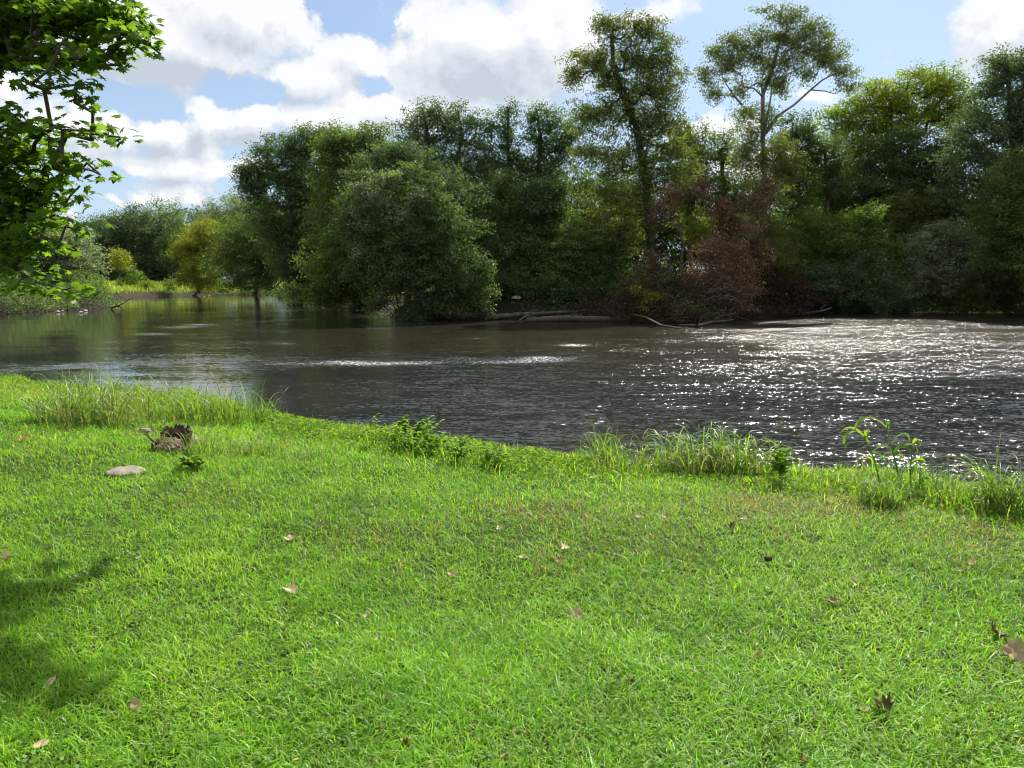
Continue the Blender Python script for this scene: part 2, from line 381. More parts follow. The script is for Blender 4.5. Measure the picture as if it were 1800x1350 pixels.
# ------------------------------------------------------------------ ground and river
def build_ground():
    na, nr = 420, 330
    rad = np.concatenate([[0.4], np.geomspace(.8, 260, nr - 12), np.geomspace(320, 3000, 11)])
    th = np.linspace(0, 2 * np.pi, na, endpoint=False)
    P = np.stack([np.outer(rad, np.sin(th)), np.outer(rad, np.cos(th))], -1).reshape(-1, 2)
    z = gheight(P)
    i = np.arange(nr - 1)[:, None] * na; j = np.arange(na)[None]; j2 = (j + 1) % na
    Fq = np.stack([i + j, i + na + j, i + na + j2, i + j2], -1).reshape(-1, 4)
    V = np.column_stack([P, z])
    Fl = np.concatenate([Fq.ravel(), np.arange(na)]); S = np.concatenate([np.full(len(Fq), 4), [na]])
    dn = seg_dist(P, near_water); df = seg_dist(P, far_water)
    lawn = np.where(dn < df, np.clip((dn - .15) / .5, 0, 1), 0) * (~inside(P, water_poly))
    meadow = (dn >= df) * np.clip((-P[:, 0] - 22) / 8, 0, 1) * np.clip((df - .8) / 1.0, 0, 1) * np.clip((P[:, 1] - 78) / 8, 0, 1) * (~inside(P, water_poly))
    o = mesh('ground', V, Fl, S, ground_material(), None, {'lawn': lawn, 'meadow': meadow}, True)
    tag(o, kind='structure', label='grassy river bank and wooded far bank ground')
def build_water():
    na, nr = 620, 300
    th = np.radians(np.linspace(-96, 96, na)); rad = np.geomspace(3.0, 190, nr)
    P = np.stack([np.outer(rad, np.sin(th)), np.outer(rad, np.cos(th))], -1).reshape(-1, 2)
    i = np.arange(nr - 1)[:, None] * na; j = np.arange(na - 1)[None]
    Fq = np.stack([i + j, i + na + j, i + na + j + 1, i + j + 1], -1).reshape(-1, 4)
    V = np.column_stack([P, np.full(len(P), WZ)])
    fr = P[:, 1] > 2.5
    px = np.zeros(len(P)); py = np.full(len(P), 1200.)
    a, b = to_px(V[fr]); px[fr] = a; py[fr] = b
    px = np.clip(px, -900, 2700)
    sm = lambda v: np.clip(v, 0, 1) ** 2 * (3 - 2 * np.clip(v, 0, 1))
    line = np.interp(px, [-200, 0, 230, 450, 700, 1000, 1150, 2000], [662, 652, 638, 633, 632, 626, 600, 560])
    below = sm((py - line + 3) / 10)
    calm = np.interp(px, [0, 300, 520, 700, 1000, 1200, 1400, 2000], [.035, .05, .14, .30, .42, .6, .85, .9])
    calm = calm * np.interp(py, [530, 575, 640], [.5, 1, 1.25])
    lower = np.interp(px, [0, 250, 420, 560, 760, 2000], [.018, .018, .035, .17, .60, .98]) * np.interp(py, [640, 700, 820], [1, .95, .85])
    chop = calm * (1 - below) + lower * below
    g = lambda x, y, rx, ry, w: w * np.exp(-(((px - x) / rx) ** 2 + ((py - y) / ry) ** 2))
    wob = (vnoise(P[:, 0], P[:, 1], .8) - .5) * 4
    riff = np.clip(.68 + .6 * vnoise(P[:, 0], P[:, 1], .7), 0, 1.15) * np.exp(-((py - line - 6 + wob * 1.6) / 9.0) ** 2) * np.interp(px, [380, 470, 700, 930, 1010, 1060], [0, .75, .85, 1, .9, 0])
    foam_glitter = riff + g(1010, 607, 50, 4, .95) + g(840, 595, 45, 2.5, .7) + g(910, 566, 70, 5, .5) + g(660, 576, 45, 4, .75) + g(1330, 597, 120, 7, .55)  # where sun glitter is painted white, riffle foam included
    foam_glitter += g(500, 604, 30, 2.5, .8) + g(350, 571, 22, 1.6, .9) + g(315, 575, 26, 1.6, .8) + g(270, 587, 24, 1.6, .6) + g(1400, 580, 160, 5, .4) + g(1560, 815, 60, 10, .6)
    foam_glitter += np.exp(-((py - line) / 2.2) ** 2) * np.interp(px, [-50, 0, 380, 420], [.7, .7, .6, 0])
    foam_glitter = np.clip(foam_glitter, 0, 1)
    chop = chop + foam_glitter * .6 + g(1520, 615, 320, 45, .5)
    amber = np.clip(g(1450, 640, 170, 22, .6) + g(1700, 592, 200, 12, .5) + g(900, 600, 330, 18, .25) + g(1100, 655, 160, 18, .4) + g(420, 545, 110, 12, .4) + np.clip((632 - py) / 12, 0, 1) * np.interp(px, [300, 600, 1800], [.2, .5, .6]), 0, 1)
    o = mesh('river_water', V, Fq.ravel(), np.full(len(Fq), 4), water_material(), None, {'chop': chop, 'foam_glitter': foam_glitter, 'amber': amber}, True)
    tag(o, kind='structure', label='dark rippling river glittering in the sun')
build_ground(); build_water()

# ------------------------------------------------------------------ foliage tools
def leaf_quads(mb, pos, size, nrm_up=.3, aspect=.55, tone=None, droop=0.0, bias=None):
    """one rhombic leaf at each position"""
    n = len(pos)
    if n == 0: return
    N = rng.normal(size=(n, 3)); N[:, 2] = np.abs(N[:, 2]) + nrm_up; N = unit(N)
    if bias is not None: N = unit(N + bias)
    A = rng.normal(size=(n, 3)); A[:, 2] -= droop; A = unit(A - (A * N).sum(1)[:, None] * N)
    B = np.cross(N, A)
    s = size * rng.uniform(.65, 1.3, n)[:, None]; w = s * aspect * .5
    p0 = pos - A * s * .5; p2 = pos + A * s * .5; m = pos - A * s * .05
    V = np.stack([p0, m + B * w, p2, m - B * w], 1).reshape(-1, 3)
    F_ = np.arange(4 * n)
    t = rng.random(n) if tone is None else np.clip(tone + rng.normal(0, .10, n), 0, 1)
    mb.add(V, F_, np.full(n, 4), np.repeat(t, 4))
def grow(base_path, clumps, step=.8, jit=.12, up=.25):
    """joins every clump to the nearest wood: returns nodes, parents"""
    nodes = [np.array(p) for p in base_path]; par = [-1] + list(range(len(nodes) - 1))
    order = np.argsort([min(np.linalg.norm(c - p) for p in base_path) for c in clumps])
    arr = np.array(nodes)
    for k in order:
        c = clumps[k]
        d = np.linalg.norm(arr - c, axis=1) + up * np.maximum(arr[:, 2] - c[2], 0) * 2
        i = int(np.argmin(d)); a = arr[i]; L = np.linalg.norm(c - a); m = max(1, int(L / step))
        prev = i; new = []
        for q in range(1, m + 1):
            f = q / m; p = a + (c - a) * f
            p = p + np.array([0, 0, math.sin(f * math.pi) * L * .08]) + (rng.normal(size=3) * jit * (q < m))
            new.append(p); par.append(prev); prev = len(arr) + len(new) - 1
        arr = np.vstack([arr, new])
    return arr, np.array(par)
def wood(mb, arr, par, rbase, rtip, ntrunk, pw=.5):
    n = len(arr); cnt = np.zeros(n); haschild = np.zeros(n, bool); haschild[par[par >= 0]] = True
    cnt[~haschild] = 1
    for i in range(n - 1, 0, -1):
        cnt[par[i]] += cnt[i]
    r = np.maximum(rtip, rbase * (cnt / cnt[0]) ** pw)
    for i in range(ntrunk): r[i] = max(r[i], rbase * (1 - .62 * i / max(1, ntrunk)))
    # trunk as one continuous tube
    tube(mb, arr[:ntrunk], r[:ntrunk], 8, .5, True, .08)
    idx = np.arange(ntrunk, n); pa = arr[par[idx]]; ch = arr[idx]
    rp = np.minimum(r[par[idx]], r[idx] * 1.35); rc = r[idx]
    T = unit(ch - pa); ref = np.where(np.abs(T[:, 2:3]) < .9, np.array([[0, 0, 1.]]), np.array([[1., 0, 0]]))
    u = unit(np.cross(T, ref)); w = np.cross(T, u); ns = 5
    th = np.linspace(0, 2 * np.pi, ns, endpoint=False)
    ring = lambda c, rr: c[:, None] + rr[:, None, None] * (np.cos(th)[None, :, None] * u[:, None] + np.sin(th)[None, :, None] * w[:, None])
    V = np.concatenate([ring(pa, rp), ring(ch, rc)], 1)
    j = np.arange(ns); j2 = (j + 1) % ns
    f = np.stack([j, j2, j2 + ns, j + ns], -1).ravel()
    F_ = (np.arange(len(idx))[:, None] * 2 * ns + f[None]).ravel()
    mb.add(V.reshape(-1, 3), F_, np.full(len(idx) * ns, 4), .5)
def fill_lobe(c, rad, spacing, shell=.42, cut=None):
    """clump centres through an uneven ellipsoid, denser towards its skin"""
    area = 4 * np.pi * ((rad[0] * rad[2]) ** 1.0)
    n = max(3, int(area / spacing ** 2 * 1.1))
    D = unit(rng.normal(size=(n, 3)))
    r = rng.random(n) ** shell
    r *= 1 + .30 * (rng.random(n) - .6)
    return c + D * r[:, None] * rad * 1.1
def tree(name, label, Y, base_px, lobes, mat='dark', leaf=.19, cover=2.2, clump=.62, rbase=.22, bark='bark', trunk=None, group=None, cat='tree',
         shell=.42, part='trunk', crown='crown', up=.3, base_y=None, depth=1.0, aspect=.55, rtip=.012, step=.8, mats=None, droop=0.0, drop_base=.15):
    """lobes: (photo x, photo y, rx, ry[, dY]) in photo pixels at depth Y"""
    k = Y / F
    for dy in range(0, 40):
        bp = at_y(base_px, 500, Y + (base_y or 0) + dy * .7)
        if not inside(bp[None, :2], water_poly)[0] and seg_dist(bp[None, :2], far_water)[0] > .5: break
    g = float(gheight(bp[None])[0]); g = max(g, WZ - .3)
    base = np.array([bp[0], bp[1], g - drop_base])
    cl = []; info = []
    for L in lobes:
        px, py, rx, ry = L[:4]; dY = L[4] if len(L) > 4 else 0
        c = at_y(px, py, Y + dY); rad = np.array([rx * k, (rx + ry) * .5 * k * depth, ry * k])
        pts = fill_lobe(c, rad, clump * 1.15, shell)
        gz = gheight(pts) + .15; pts[:, 2] = np.maximum(pts[:, 2], np.maximum(gz, WZ + .12))
        cl.append(pts); A = np.pi * rad[0] * rad[2]; info.append((len(pts), A))
    P = np.vstack(cl)
    if trunk is None:
        cen = P.mean(0); top = cen + np.array([0, 0, (P[:, 2].max() - cen[2]) * .35])
        m = 7; path = [base + (top - base) * f + np.array([math.sin(f * 5 + base_px) * .15, 0, 0]) * (0 < f) for f in np.linspace(0, 1, m)]
    else:
        path = [base] + [at_y(a, b, Y + (q[0] if q else 0)) for a, b, *q in trunk]
        fine = [path[0]]
        for a, b in zip(path[:-1], path[1:]):
            m = max(1, int(np.linalg.norm(b - a) / 1.2))
            for q in range(1, m + 1): fine.append(a + (b - a) * q / m + rng.normal(size=3) * .03)
        path = fine
    path = np.array(path)
    arr, par = grow(path, P, step)
    root = empty(name, base, label, cat, group)
    wb = MB(); wood(wb, arr, par, rbase, rtip, len(path)); wb.build(part, M[bark], root, base)
    lb = MB(); i0 = 0; leaf = leaf * .88
    tw = rng.random(len(P))
    for (npt, A) in info:
        nl = int(cover * A / (.14 * leaf * leaf)); per = max(2, nl // npt)
        pts = P[i0:i0 + npt]; ns = 7
        sub = np.repeat(pts, ns, 0); so_ = unit(rng.normal(size=sub.shape)); sub = sub + so_ * (.25 + .75 * rng.random((len(sub), 1))) * clump * 1.15 * np.array([1, 1, .7])
        k_ = rng.integers(0, ns, npt * per); idx = np.repeat(np.arange(npt), per) * ns + k_
        q = sub[idx] + rng.normal(size=(len(idx), 3)) * clump * np.array([.30, .30, .17]) ; sh = so_[idx]
        tone = np.repeat(tw[i0:i0 + npt], per) * .45 + rng.random(npt * ns)[idx] * .34 + .08
        q[:, 2] = np.maximum(q[:, 2], WZ + .06)
        leaf_quads(lb, q, leaf, up, aspect, tone, droop, sh * .9); i0 += npt
    lb.build(crown, M[mat], root, base)
    return root

# ------------------------------------------------------------------ trees across the river
GR = 'trees along the far river bank'
def far_bank():
    # --- distant row behind the meadow
    far = [(20, 430, 60, 60), (75, 425, 55, 55), (180, 425, 48, 42), (235, 418, 50, 48), (290, 412, 48, 55), (345, 414, 44, 48)]
    labs = ['hazy green tree behind the maple branch, at the end of the distant row', 'hazy green tree showing under the maple branch in the distant row',
            'distant dull green tree behind the small yellow shrub', 'distant rounded green tree over the middle of the meadow',
            'distant tallest tree of the row behind the meadow, with a ragged brownish top', 'distant pale green tree just beside the golden tree']
    for (x, y, rx, ry), lab, mm in zip(far, labs, ['dark', 'dark', 'dark', 'sage', 'olive', 'sage']):
        tree('far_tree', lab, 128 + rng.uniform(-6, 6), x, [(x, y, rx, ry), (x - 14, y + 40, rx * 1.05, 45), (x + 12, y - 24, rx * .5, ry * .55), (x + 16, y + 62, rx, 34)],
             mm, .34, 1.9, 1.5, .35, group='distant trees behind the meadow', shell=.35)
    tree('far_tree', 'pale green tree rising behind the dark willow at the river bend', 122, 420, [(400, 375, 32, 26), (440, 365, 40, 28), (420, 400, 60, 30), (395, 430, 50, 50)],
         'silver', .34, 1.9, 1.5, .35, group='distant trees behind the meadow')
    tree('small_tree', 'small yellow shrub in front of the distant woods', 112, 207, [(207, 450, 16, 14), (214, 462, 18, 12)], 'gold', .26, 1.6, .8, .1, cat='shrub')
    tree('small_tree', 'thin pale sapling standing on the meadow edge', 106, 238, [(238, 486, 12, 16), (236, 500, 14, 8)], 'fresh', .22, 1.8, .6, .06, cat='sapling')
    for x, lab in ((214, 'low round bush at the near end of the meadow'), (258, 'low round bush in the middle of the meadow edge'), (298, 'low leafy bush on the meadow beside the golden tree')):
        tree('meadow_bush', lab, 105, x, [(x, 500, 13, 9)], 'fresh', .24, 2, .6, .05, cat='bush', group='low bushes along the meadow')
    # --- golden tree and willow at the bend
    tree('golden_tree', 'golden yellow tree at the river bend beside the meadow', 100, 350, [(365, 400, 22, 18), (345, 425, 30, 22), (330, 440, 26, 24), (360, 460, 40, 36), (345, 490, 38, 26), (375, 430, 26, 26)],
         'gold', .26, 2.1, 1.0, .28, group=GR)
    tree('bend_tree', 'dull green round tree between the golden tree and the tall dark trees', 92, 450, [(430, 420, 50, 45), (475, 415, 55, 55), (420, 470, 55, 42), (480, 475, 62, 45), (520, 440, 45, 60), (500, 400, 40, 40)],
         'olive', .24, 2.2, 1.1, .35, group=GR)
    # --- near-left promontory
    tree('promontory_tree', 'dark leafy tree behind the maple branch, on the far point of the bank', 66, 30, [(30, 440, 70, 60), (-30, 440, 60, 60), (40, 490, 75, 45), (-40, 500, 70, 40)], 'dark', .22, 2.4, 1.0, .3, group=GR)
    tree('promontory_tree', 'grey green drooping tree at the tip of the point', 68, 125, [(125, 445, 42, 38), (135, 475, 38, 40), (95, 480, 45, 45), (110, 505, 50, 26), (105, 420, 30, 22)], 'silver', .2, 2.3, .9, .22, group=GR, droop=.8)
    tree('bank_bush', 'bright green bush at the water tip of the point', 64, 158, [(155, 500, 24, 22), (172, 512, 16, 12), (140, 515, 24, 12)], 'fresh', .17, 2.3, .5, .06, cat='bush')
    # --- tall left group
    tree('overhanging_tree', 'broad dark tree whose crown leans out to the open sky', 68, 580,
         [(455, 300, 36, 26), (490, 268, 42, 28), (530, 258, 36, 24), (450, 345, 30, 28), (500, 320, 55, 40), (545, 300, 42, 38), (480, 390, 50, 40), (540, 370, 55, 50), (520, 440, 50, 45), (560, 450, 50, 60), (545, 495, 45, 30), (555, 245, 34, 20), (590, 250, 34, 24), (435, 315, 24, 20)],
         'dark', .2, 2.2, .8, .36, group=GR, trunk=[(550, 470), (540, 380), (510, 320), (470, 290)])
    tree('overhanging_tree', 'dark tree with a domed brownish top, right of the broad leaning tree', 55, 625,
         [(620, 242, 42, 26), (655, 250, 36, 26), (590, 270, 40, 28), (640, 290, 52, 36), (590, 320, 50, 40), (660, 330, 45, 40), (600, 390, 60, 50), (590, 460, 60, 50), (570, 510, 50, 26), (640, 440, 60, 60), (625, 500, 60, 35), (690, 275, 34, 28), (585, 245, 30, 22), (690, 320, 40, 30)],
         'olive', .19, 2.3, .75, .34, group=GR, trunk=[(615, 470), (610, 380), (625, 300), (635, 250)])
    tree('willow', 'bushy dark willow leaning over the water in front of the tall trees', 43, 735,
         [(645, 338, 26, 18), (690, 322, 30, 18), (618, 372, 22, 22), (665, 385, 50, 36), (740, 352, 36, 24), (720, 415, 56, 40), (655, 450, 36, 36), (730, 480, 62, 38), (775, 420, 50, 50), (790, 500, 50, 26), (685, 495, 30, 26), (665, 535, 26, 14), (725, 548, 40, 12), (790, 543, 44, 12), (600, 400, 12, 10), (612, 350, 14, 12), (650, 305, 14, 12), (720, 300, 18, 14), (760, 318, 16, 12), (628, 480, 18, 18), (848, 470, 18, 20), (830, 400, 20, 18), (850, 540, 26, 9),
          (770, 375, 40, 34), (640, 415, 28, 24), (805, 470, 44, 44), (835, 505, 44, 24), (760, 525, 40, 14), (700, 455, 50, 40)],
         'dark', .16, 2.4, .5, .26, group=GR, trunk=[(740, 500), (720, 430), (690, 360)], droop=.5)
    tree('overhanging_tree', 'dark green tree rising just behind the dark willow', 48, 715,
         [(640, 300, 32, 26), (690, 268, 36, 26), (725, 290, 40, 34), (670, 300, 46, 34), (765, 320, 48, 40), (800, 350, 44, 40), (700, 340, 60, 40), (780, 400, 50, 40), (820, 420, 40, 40)],
         'sage', .17, 1.9, .55, .24, group=GR, shell=.5)
    tree('willow_spray', 'lighter sage green boughs on the upper left of the dark willow', 42.2, 700,
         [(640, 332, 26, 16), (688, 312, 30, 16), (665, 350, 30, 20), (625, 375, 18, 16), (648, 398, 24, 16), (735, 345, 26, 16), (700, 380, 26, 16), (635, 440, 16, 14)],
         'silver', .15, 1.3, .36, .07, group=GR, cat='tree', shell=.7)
    # --- airy middle trees
    def airy(lab, x, lobes, Y, tr, mat='sage', cov=1.35):
        tree('slender_tree', lab, Y, x, lobes, mat, .165, cov, .5, .17, group=GR, trunk=tr, shell=.6)
    airy('slender airy tree with an upright rounded top, just right of the domed tree', 770, [(735, 205, 28, 30), (765, 198, 24, 24), (720, 245, 30, 35), (760, 245, 34, 34), (745, 290, 45, 34), (710, 300, 28, 30), (785, 225, 26, 30), (780, 290, 40, 30)], 52, [(768, 420), (772, 320), (752, 240), (742, 190)])
    airy('slender airy tree with its top split in two thin points', 812, [(800, 205, 22, 26), (830, 212, 22, 24), (812, 250, 38, 32), (850, 260, 24, 34), (820, 300, 45, 34), (862, 220, 14, 26), (860, 300, 30, 34), (785, 300, 30, 30)], 53, [(800, 420), (798, 310), (812, 240), (806, 195)])
    airy('slender see-through tree with a pointed dark top, left of a matching one', 895, [(893, 200, 20, 24), (890, 240, 26, 30), (875, 285, 36, 34), (905, 280, 24, 30)], 54, [(900, 420), (896, 320), (892, 190)], 'dark')
    airy('slender see-through tree with a wide rounded top beside the tallest tree', 950, [(940, 205, 26, 28), (972, 215, 26, 30), (950, 250, 40, 36), (985, 270, 30, 40), (950, 300, 42, 36), (1000, 235, 22, 34), (915, 300, 26, 30)], 54, [(940, 420), (945, 320), (950, 240), (942, 190)], 'dark')
    # --- understorey of the middle
    und = [(800, 370, 60, 50, 50, 'olive', 'olive green tree below the slender airy trees'), (880, 350, 55, 48, 51, 'olive', 'dull leafy tree below the pointed slender tree'),
           (960, 360, 60, 55, 51, 'dark', 'dark leafy tree under the see-through slender tree'), (840, 450, 60, 60, 49, 'dark', 'dark understorey tree above the long fallen log'),
           (930, 450, 60, 60, 50, 'olive', 'dull understorey tree behind the middle of the fallen log'), (1010, 440, 55, 70, 49, 'olive', 'bushy tree just left of the ivy covered trunk'),
           (1060, 450, 50, 70, 50, 'dark', 'shadowed understorey tree behind the leafless branches')]
    for x, y, rx, ry, Y, mm, lab in und:
        tree('understorey_tree', lab, Y, x, [(x, y, rx, ry * .7), (x - rx * .45, y + 35, rx * .6, ry * .6), (x + rx * .4, y + 45, rx * .6, ry * .6), (x, y + 80, rx * .9, 30), (x + 8, y - 30, rx * .6, ry * .5)], mm, .18, 2.1, .65, .16, group=GR)
    for x, y, lab in ((855, 395, 'bush with sunlight painted in its yellow green leaves in the gap among the middle trees'), (1228, 395, 'sapling with sunlight painted in its yellow green leaves beside the dead red tree'), (990, 400, 'bush with sunlight painted in its yellow green leaves left of the tallest tree')):
        tree('sunlit_tone_bush', lab, 51, x, [(x, y, 20, 26), (x + 8, y + 28, 22, 22)], 'yellow', .17, 1.8, .5, .06, cat='bush')  # yellow leaf colour stands in for sunlit patches of the undergrowth
    for x, y, rx, lab in ((895, 495, 45, 'low grey green shrub on the bank above the fallen log'), (980, 500, 50, 'low shadowed shrub behind the thick end of the fallen log'), (830, 515, 40, 'low dark shrub beside the drooping willow'), (1040, 505, 40, 'low shadowed shrub left of the dead branches')):
        tree('bank_shrub', lab, 48, x, [(x, y, rx, 22), (x + 12, y + 12, rx * .8, 16)], 'dark', .16, 2.3, .5, .05, cat='shrub', group='low shrubs on the far bank')
    # --- tallest tree, ivy on its leaning trunk
    tall = tree('tall_ivy_tree', 'tallest tree with a leaning ivy covered trunk and ragged open crown', 50, 1145,
         [(1060, 35, 12, 18), (1078, 55, 30, 26), (1115, 35, 12, 16), (1125, 55, 24, 22), (1150, 50, 18, 24), (1165, 82, 24, 24), (1178, 105, 16, 18), (1030, 105, 32, 24), (1010, 130, 22, 18), (1060, 110, 34, 26), (1110, 100, 34, 30),
          (1140, 120, 36, 28), (1160, 155, 40, 30), (1195, 130, 20, 10), (1075, 150, 32, 24), (1120, 165, 36, 30), (1030, 205, 34, 32), (1070, 200, 34, 32), (1120, 225, 40, 36), (1165, 205, 38, 34), (1180, 250, 38, 36),
          (1040, 265, 38, 36), (1090, 285, 42, 40), (1150, 300, 40, 40), (1065, 340, 42, 44), (1115, 360, 36, 44), (1195, 300, 34, 36), (1090, 410, 50, 40)],
         'pale', .165, 1.7, .55, .30, group=GR, trunk=[(1142, 400), (1132, 290), (1118, 220), (1095, 165), (1078, 120), (1075, 60)], shell=.55)
    base = np.array(tall.location); lb = MB()
    path = [base] + [at_y(a, b, 49.8) for a, b in [(1142, 400), (1132, 290), (1118, 220), (1098, 170), (1086, 140)]]
    for a, b in zip(path[:-1], path[1:]):
        n = int(np.linalg.norm(b - a) * 210); f = rng.random((n, 1)); ww = .62 - .05 * (b[2] > 10)
        q = a + (b - a) * f + unit(rng.normal(size=(n, 3))) * rng.random((n, 1)) ** .5 * ww * np.array([1, 1, .6])
        leaf_quads(lb, q, .17, .2, .7)
    lb.build('ivy', M['dark'], tall, base)
    # --- open-crowned pale tree with bare limbs
    syc = tree('open_crowned_tree', 'tall pale barked tree with a wide airy crown and one long bare limb', 52, 1345,
         [(1375, 30, 26, 20), (1405, 20, 14, 10), (1420, 45, 28, 22), (1370, 65, 34, 24), (1330, 60, 26, 18), (1290, 70, 22, 14), (1262, 90, 26, 20), (1240, 130, 20, 22), (1255, 160, 22, 20), (1285, 120, 28, 22),
          (1330, 100, 34, 24), (1380, 110, 40, 26), (1430, 85, 34, 26), (1465, 95, 26, 22), (1480, 125, 26, 18), (1490, 150, 22, 14), (1420, 130, 22, 14), (1350, 140, 30, 18), (1300, 160, 22, 16), (1345, 200, 22, 26), (1310, 200, 28, 22), (1320, 235, 26, 24), (1345, 20, 16, 12), (1450, 60, 22, 18), (1400, 75, 30, 24), (1305, 85, 26, 20), (1275, 105, 22, 18), (1450, 110, 26, 20), (1370, 150, 26, 18), (1340, 280, 46, 34), (1350, 325, 50, 40), (1310, 270, 30, 30), (1375, 265, 30, 34), (1385, 300, 34, 30), (1340, 345, 40, 34, -3), (1352, 400, 40, 40, -3), (1360, 450, 44, 34, -3)],
         'pale', .155, 1.25, .5, .19, 'palebark', group=GR, trunk=[(1345, 400), (1343, 290), (1340, 230), (1341, 165), (1358, 120), (1375, 60)], shell=.7)
    sb = np.array(syc.location)
    for pts, r0 in (([(1346, 235), (1365, 205), (1395, 185), (1425, 158), (1445, 141), (1470, 128), (1490, 118)], .11), ([(1425, 158), (1450, 160), (1468, 165), (1482, 158)], .045),
                    ([(1341, 170), (1325, 155), (1305, 152), (1290, 140)], .07), ([(1305, 185), (1290, 168), (1278, 150), (1262, 120)], .07), ([(1343, 240), (1350, 200), (1356, 165), (1385, 130), (1420, 112), (1450, 90)], .08)):
        mb = MB(); tube(mb, [at_y(a, b, 51.6) for a, b in pts], np.linspace(r0, r0 * .3, len(pts)), 6); mb.build('limb', M['palebark'], syc, sb)
    # --- trees filling the gap between
    fill = [(1215, 240, 34, 42, 55, 'olive', 'light green tree in the gap right of the tallest tree', 1.5), (1268, 250, 34, 34, 56, 'olive', 'thin leafy tree left of the pale bare trunk', 1.2),
            (1400, 225, 42, 34, 55, 'dark', 'dark bushy tree behind the base of the long bare limb', 1.8), (1450, 260, 36, 44, 55, 'dark', 'dark tree between the pale trunk and the yellow green tree', 1.7),
            (1290, 330, 44, 38, 54, 'dark', 'leafy dark tree behind the top of the dead red tree', 1.5), (1390, 310, 50, 44, 54, 'fresh', 'green tree right of the dead red tree', 1.6),
            (1215, 320, 40, 40, 54, 'olive', 'green tree behind the brown withered treetop', 1.6)]
    for x, y, rx, ry, Y, mm, lab, cov in fill:
        tree('bank_tree', lab, Y, x, [(x, y, rx, ry * .7), (x - rx * .5, y + 25, rx * .6, ry * .55), (x + rx * .5, y + 30, rx * .6, ry * .55), (x, y + 60, rx * .9, 30)], mm, .18, cov, .6, .16, group=GR, shell=.5)
    # --- big yellow green tree
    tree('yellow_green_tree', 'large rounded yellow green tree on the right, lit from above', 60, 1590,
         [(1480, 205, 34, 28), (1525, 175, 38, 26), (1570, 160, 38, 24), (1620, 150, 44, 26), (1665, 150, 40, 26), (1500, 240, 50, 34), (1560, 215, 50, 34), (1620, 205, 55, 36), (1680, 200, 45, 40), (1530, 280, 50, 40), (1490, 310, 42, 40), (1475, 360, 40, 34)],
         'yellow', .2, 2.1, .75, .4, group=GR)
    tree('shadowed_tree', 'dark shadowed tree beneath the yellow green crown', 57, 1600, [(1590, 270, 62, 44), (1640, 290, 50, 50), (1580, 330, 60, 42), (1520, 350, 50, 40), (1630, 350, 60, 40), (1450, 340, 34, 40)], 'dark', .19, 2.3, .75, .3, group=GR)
    # --- right edge
    tree('right_edge_tree', 'tall grey green tree at the right edge reaching the top of the woods', 52, 1790,
         [(1765, 115, 30, 30), (1800, 125, 34, 36), (1845, 130, 50, 50), (1740, 165, 34, 30), (1790, 190, 50, 50), (1850, 220, 60, 70), (1710, 225, 34, 34), (1760, 250, 50, 44), (1690, 285, 36, 36), (1740, 320, 60, 50), (1820, 320, 70, 70), (1690, 350, 50, 40), (1790, 400, 70, 60)],
         'sage', .18, 2.2, .7, .34, group=GR, trunk=[(1790, 400), (1785, 280), (1775, 180), (1770, 110)])
    tree('right_edge_tree', 'leafy green tree in front of the tall grey green tree', 47, 1770,
         [(1770, 320, 40, 32), (1800, 300, 40, 40), (1760, 370, 44, 40), (1810, 390, 50, 50), (1780, 440, 60, 44), (1830, 470, 60, 60)], 'olive', .17, 2.1, .6, .2, group=GR)
    # --- shrubs on the right bank
    sh = [('willow_bush', 'rounded pale grey green willow bush by the water on the right', 51, 1665, [(1665, 425, 55, 32), (1630, 450, 50, 36), (1700, 450, 50, 40), (1660, 480, 66, 34), (1610, 490, 30, 26), (1655, 405, 30, 16)], 'silver', .15),
          ('bank_shrub', 'tall leafy shrub with glossy leaves above the round willow bush', 54, 1600, [(1590, 365, 40, 26), (1630, 375, 40, 26), (1560, 390, 38, 26), (1600, 400, 50, 26), (1660, 375, 34, 24)], 'pale', .17),
          ('bank_shrub', 'bright green shrub left of the round willow bush', 51, 1510, [(1500, 395, 34, 24), (1530, 380, 26, 20), (1480, 420, 44, 30), (1530, 430, 42, 30), (1560, 450, 32, 26)], 'fresh', .16),
          ('bank_shrub', 'grey green shrub drooping to the water left of the willow bush', 50, 1520, [(1520, 470, 50, 30), (1490, 500, 50, 30), (1550, 505, 50, 28), (1440, 490, 40, 30)], 'sage', .15),
          ('bank_shrub', 'dark green shrub beside the dead brown twigs', 52, 1425, [(1420, 400, 38, 34), (1400, 440, 44, 36), (1445, 450, 40, 36), (1390, 480, 40, 28)], 'fresh', .17),
          ('bank_shrub', 'deep green shrub at the right edge over the water', 50, 1780, [(1770, 480, 50, 36), (1810, 500, 60, 40), (1740, 510, 50, 26), (1850, 480, 60, 60)], 'dark', .16),
          ('bank_shrub', 'low dark shrub along the waterline at the right edge', 52, 1700, [(1700, 515, 60, 22), (1760, 520, 60, 22), (1630, 520, 44, 18), (1700, 536, 60, 10), (1620, 538, 50, 10), (1545, 538, 50, 11), (1475, 540, 45, 11), (1780, 534, 60, 11), (1850, 530, 60, 14)], 'dark', .16)]
    for nm, lab, Y, x, lob, mm, lf in sh:
        tree(nm, lab, Y, x, lob, mm, lf, 2.2, .5, .07, cat='shrub', group='shrubs on the right bank', droop=.5 if mm == 'silver' else 0)
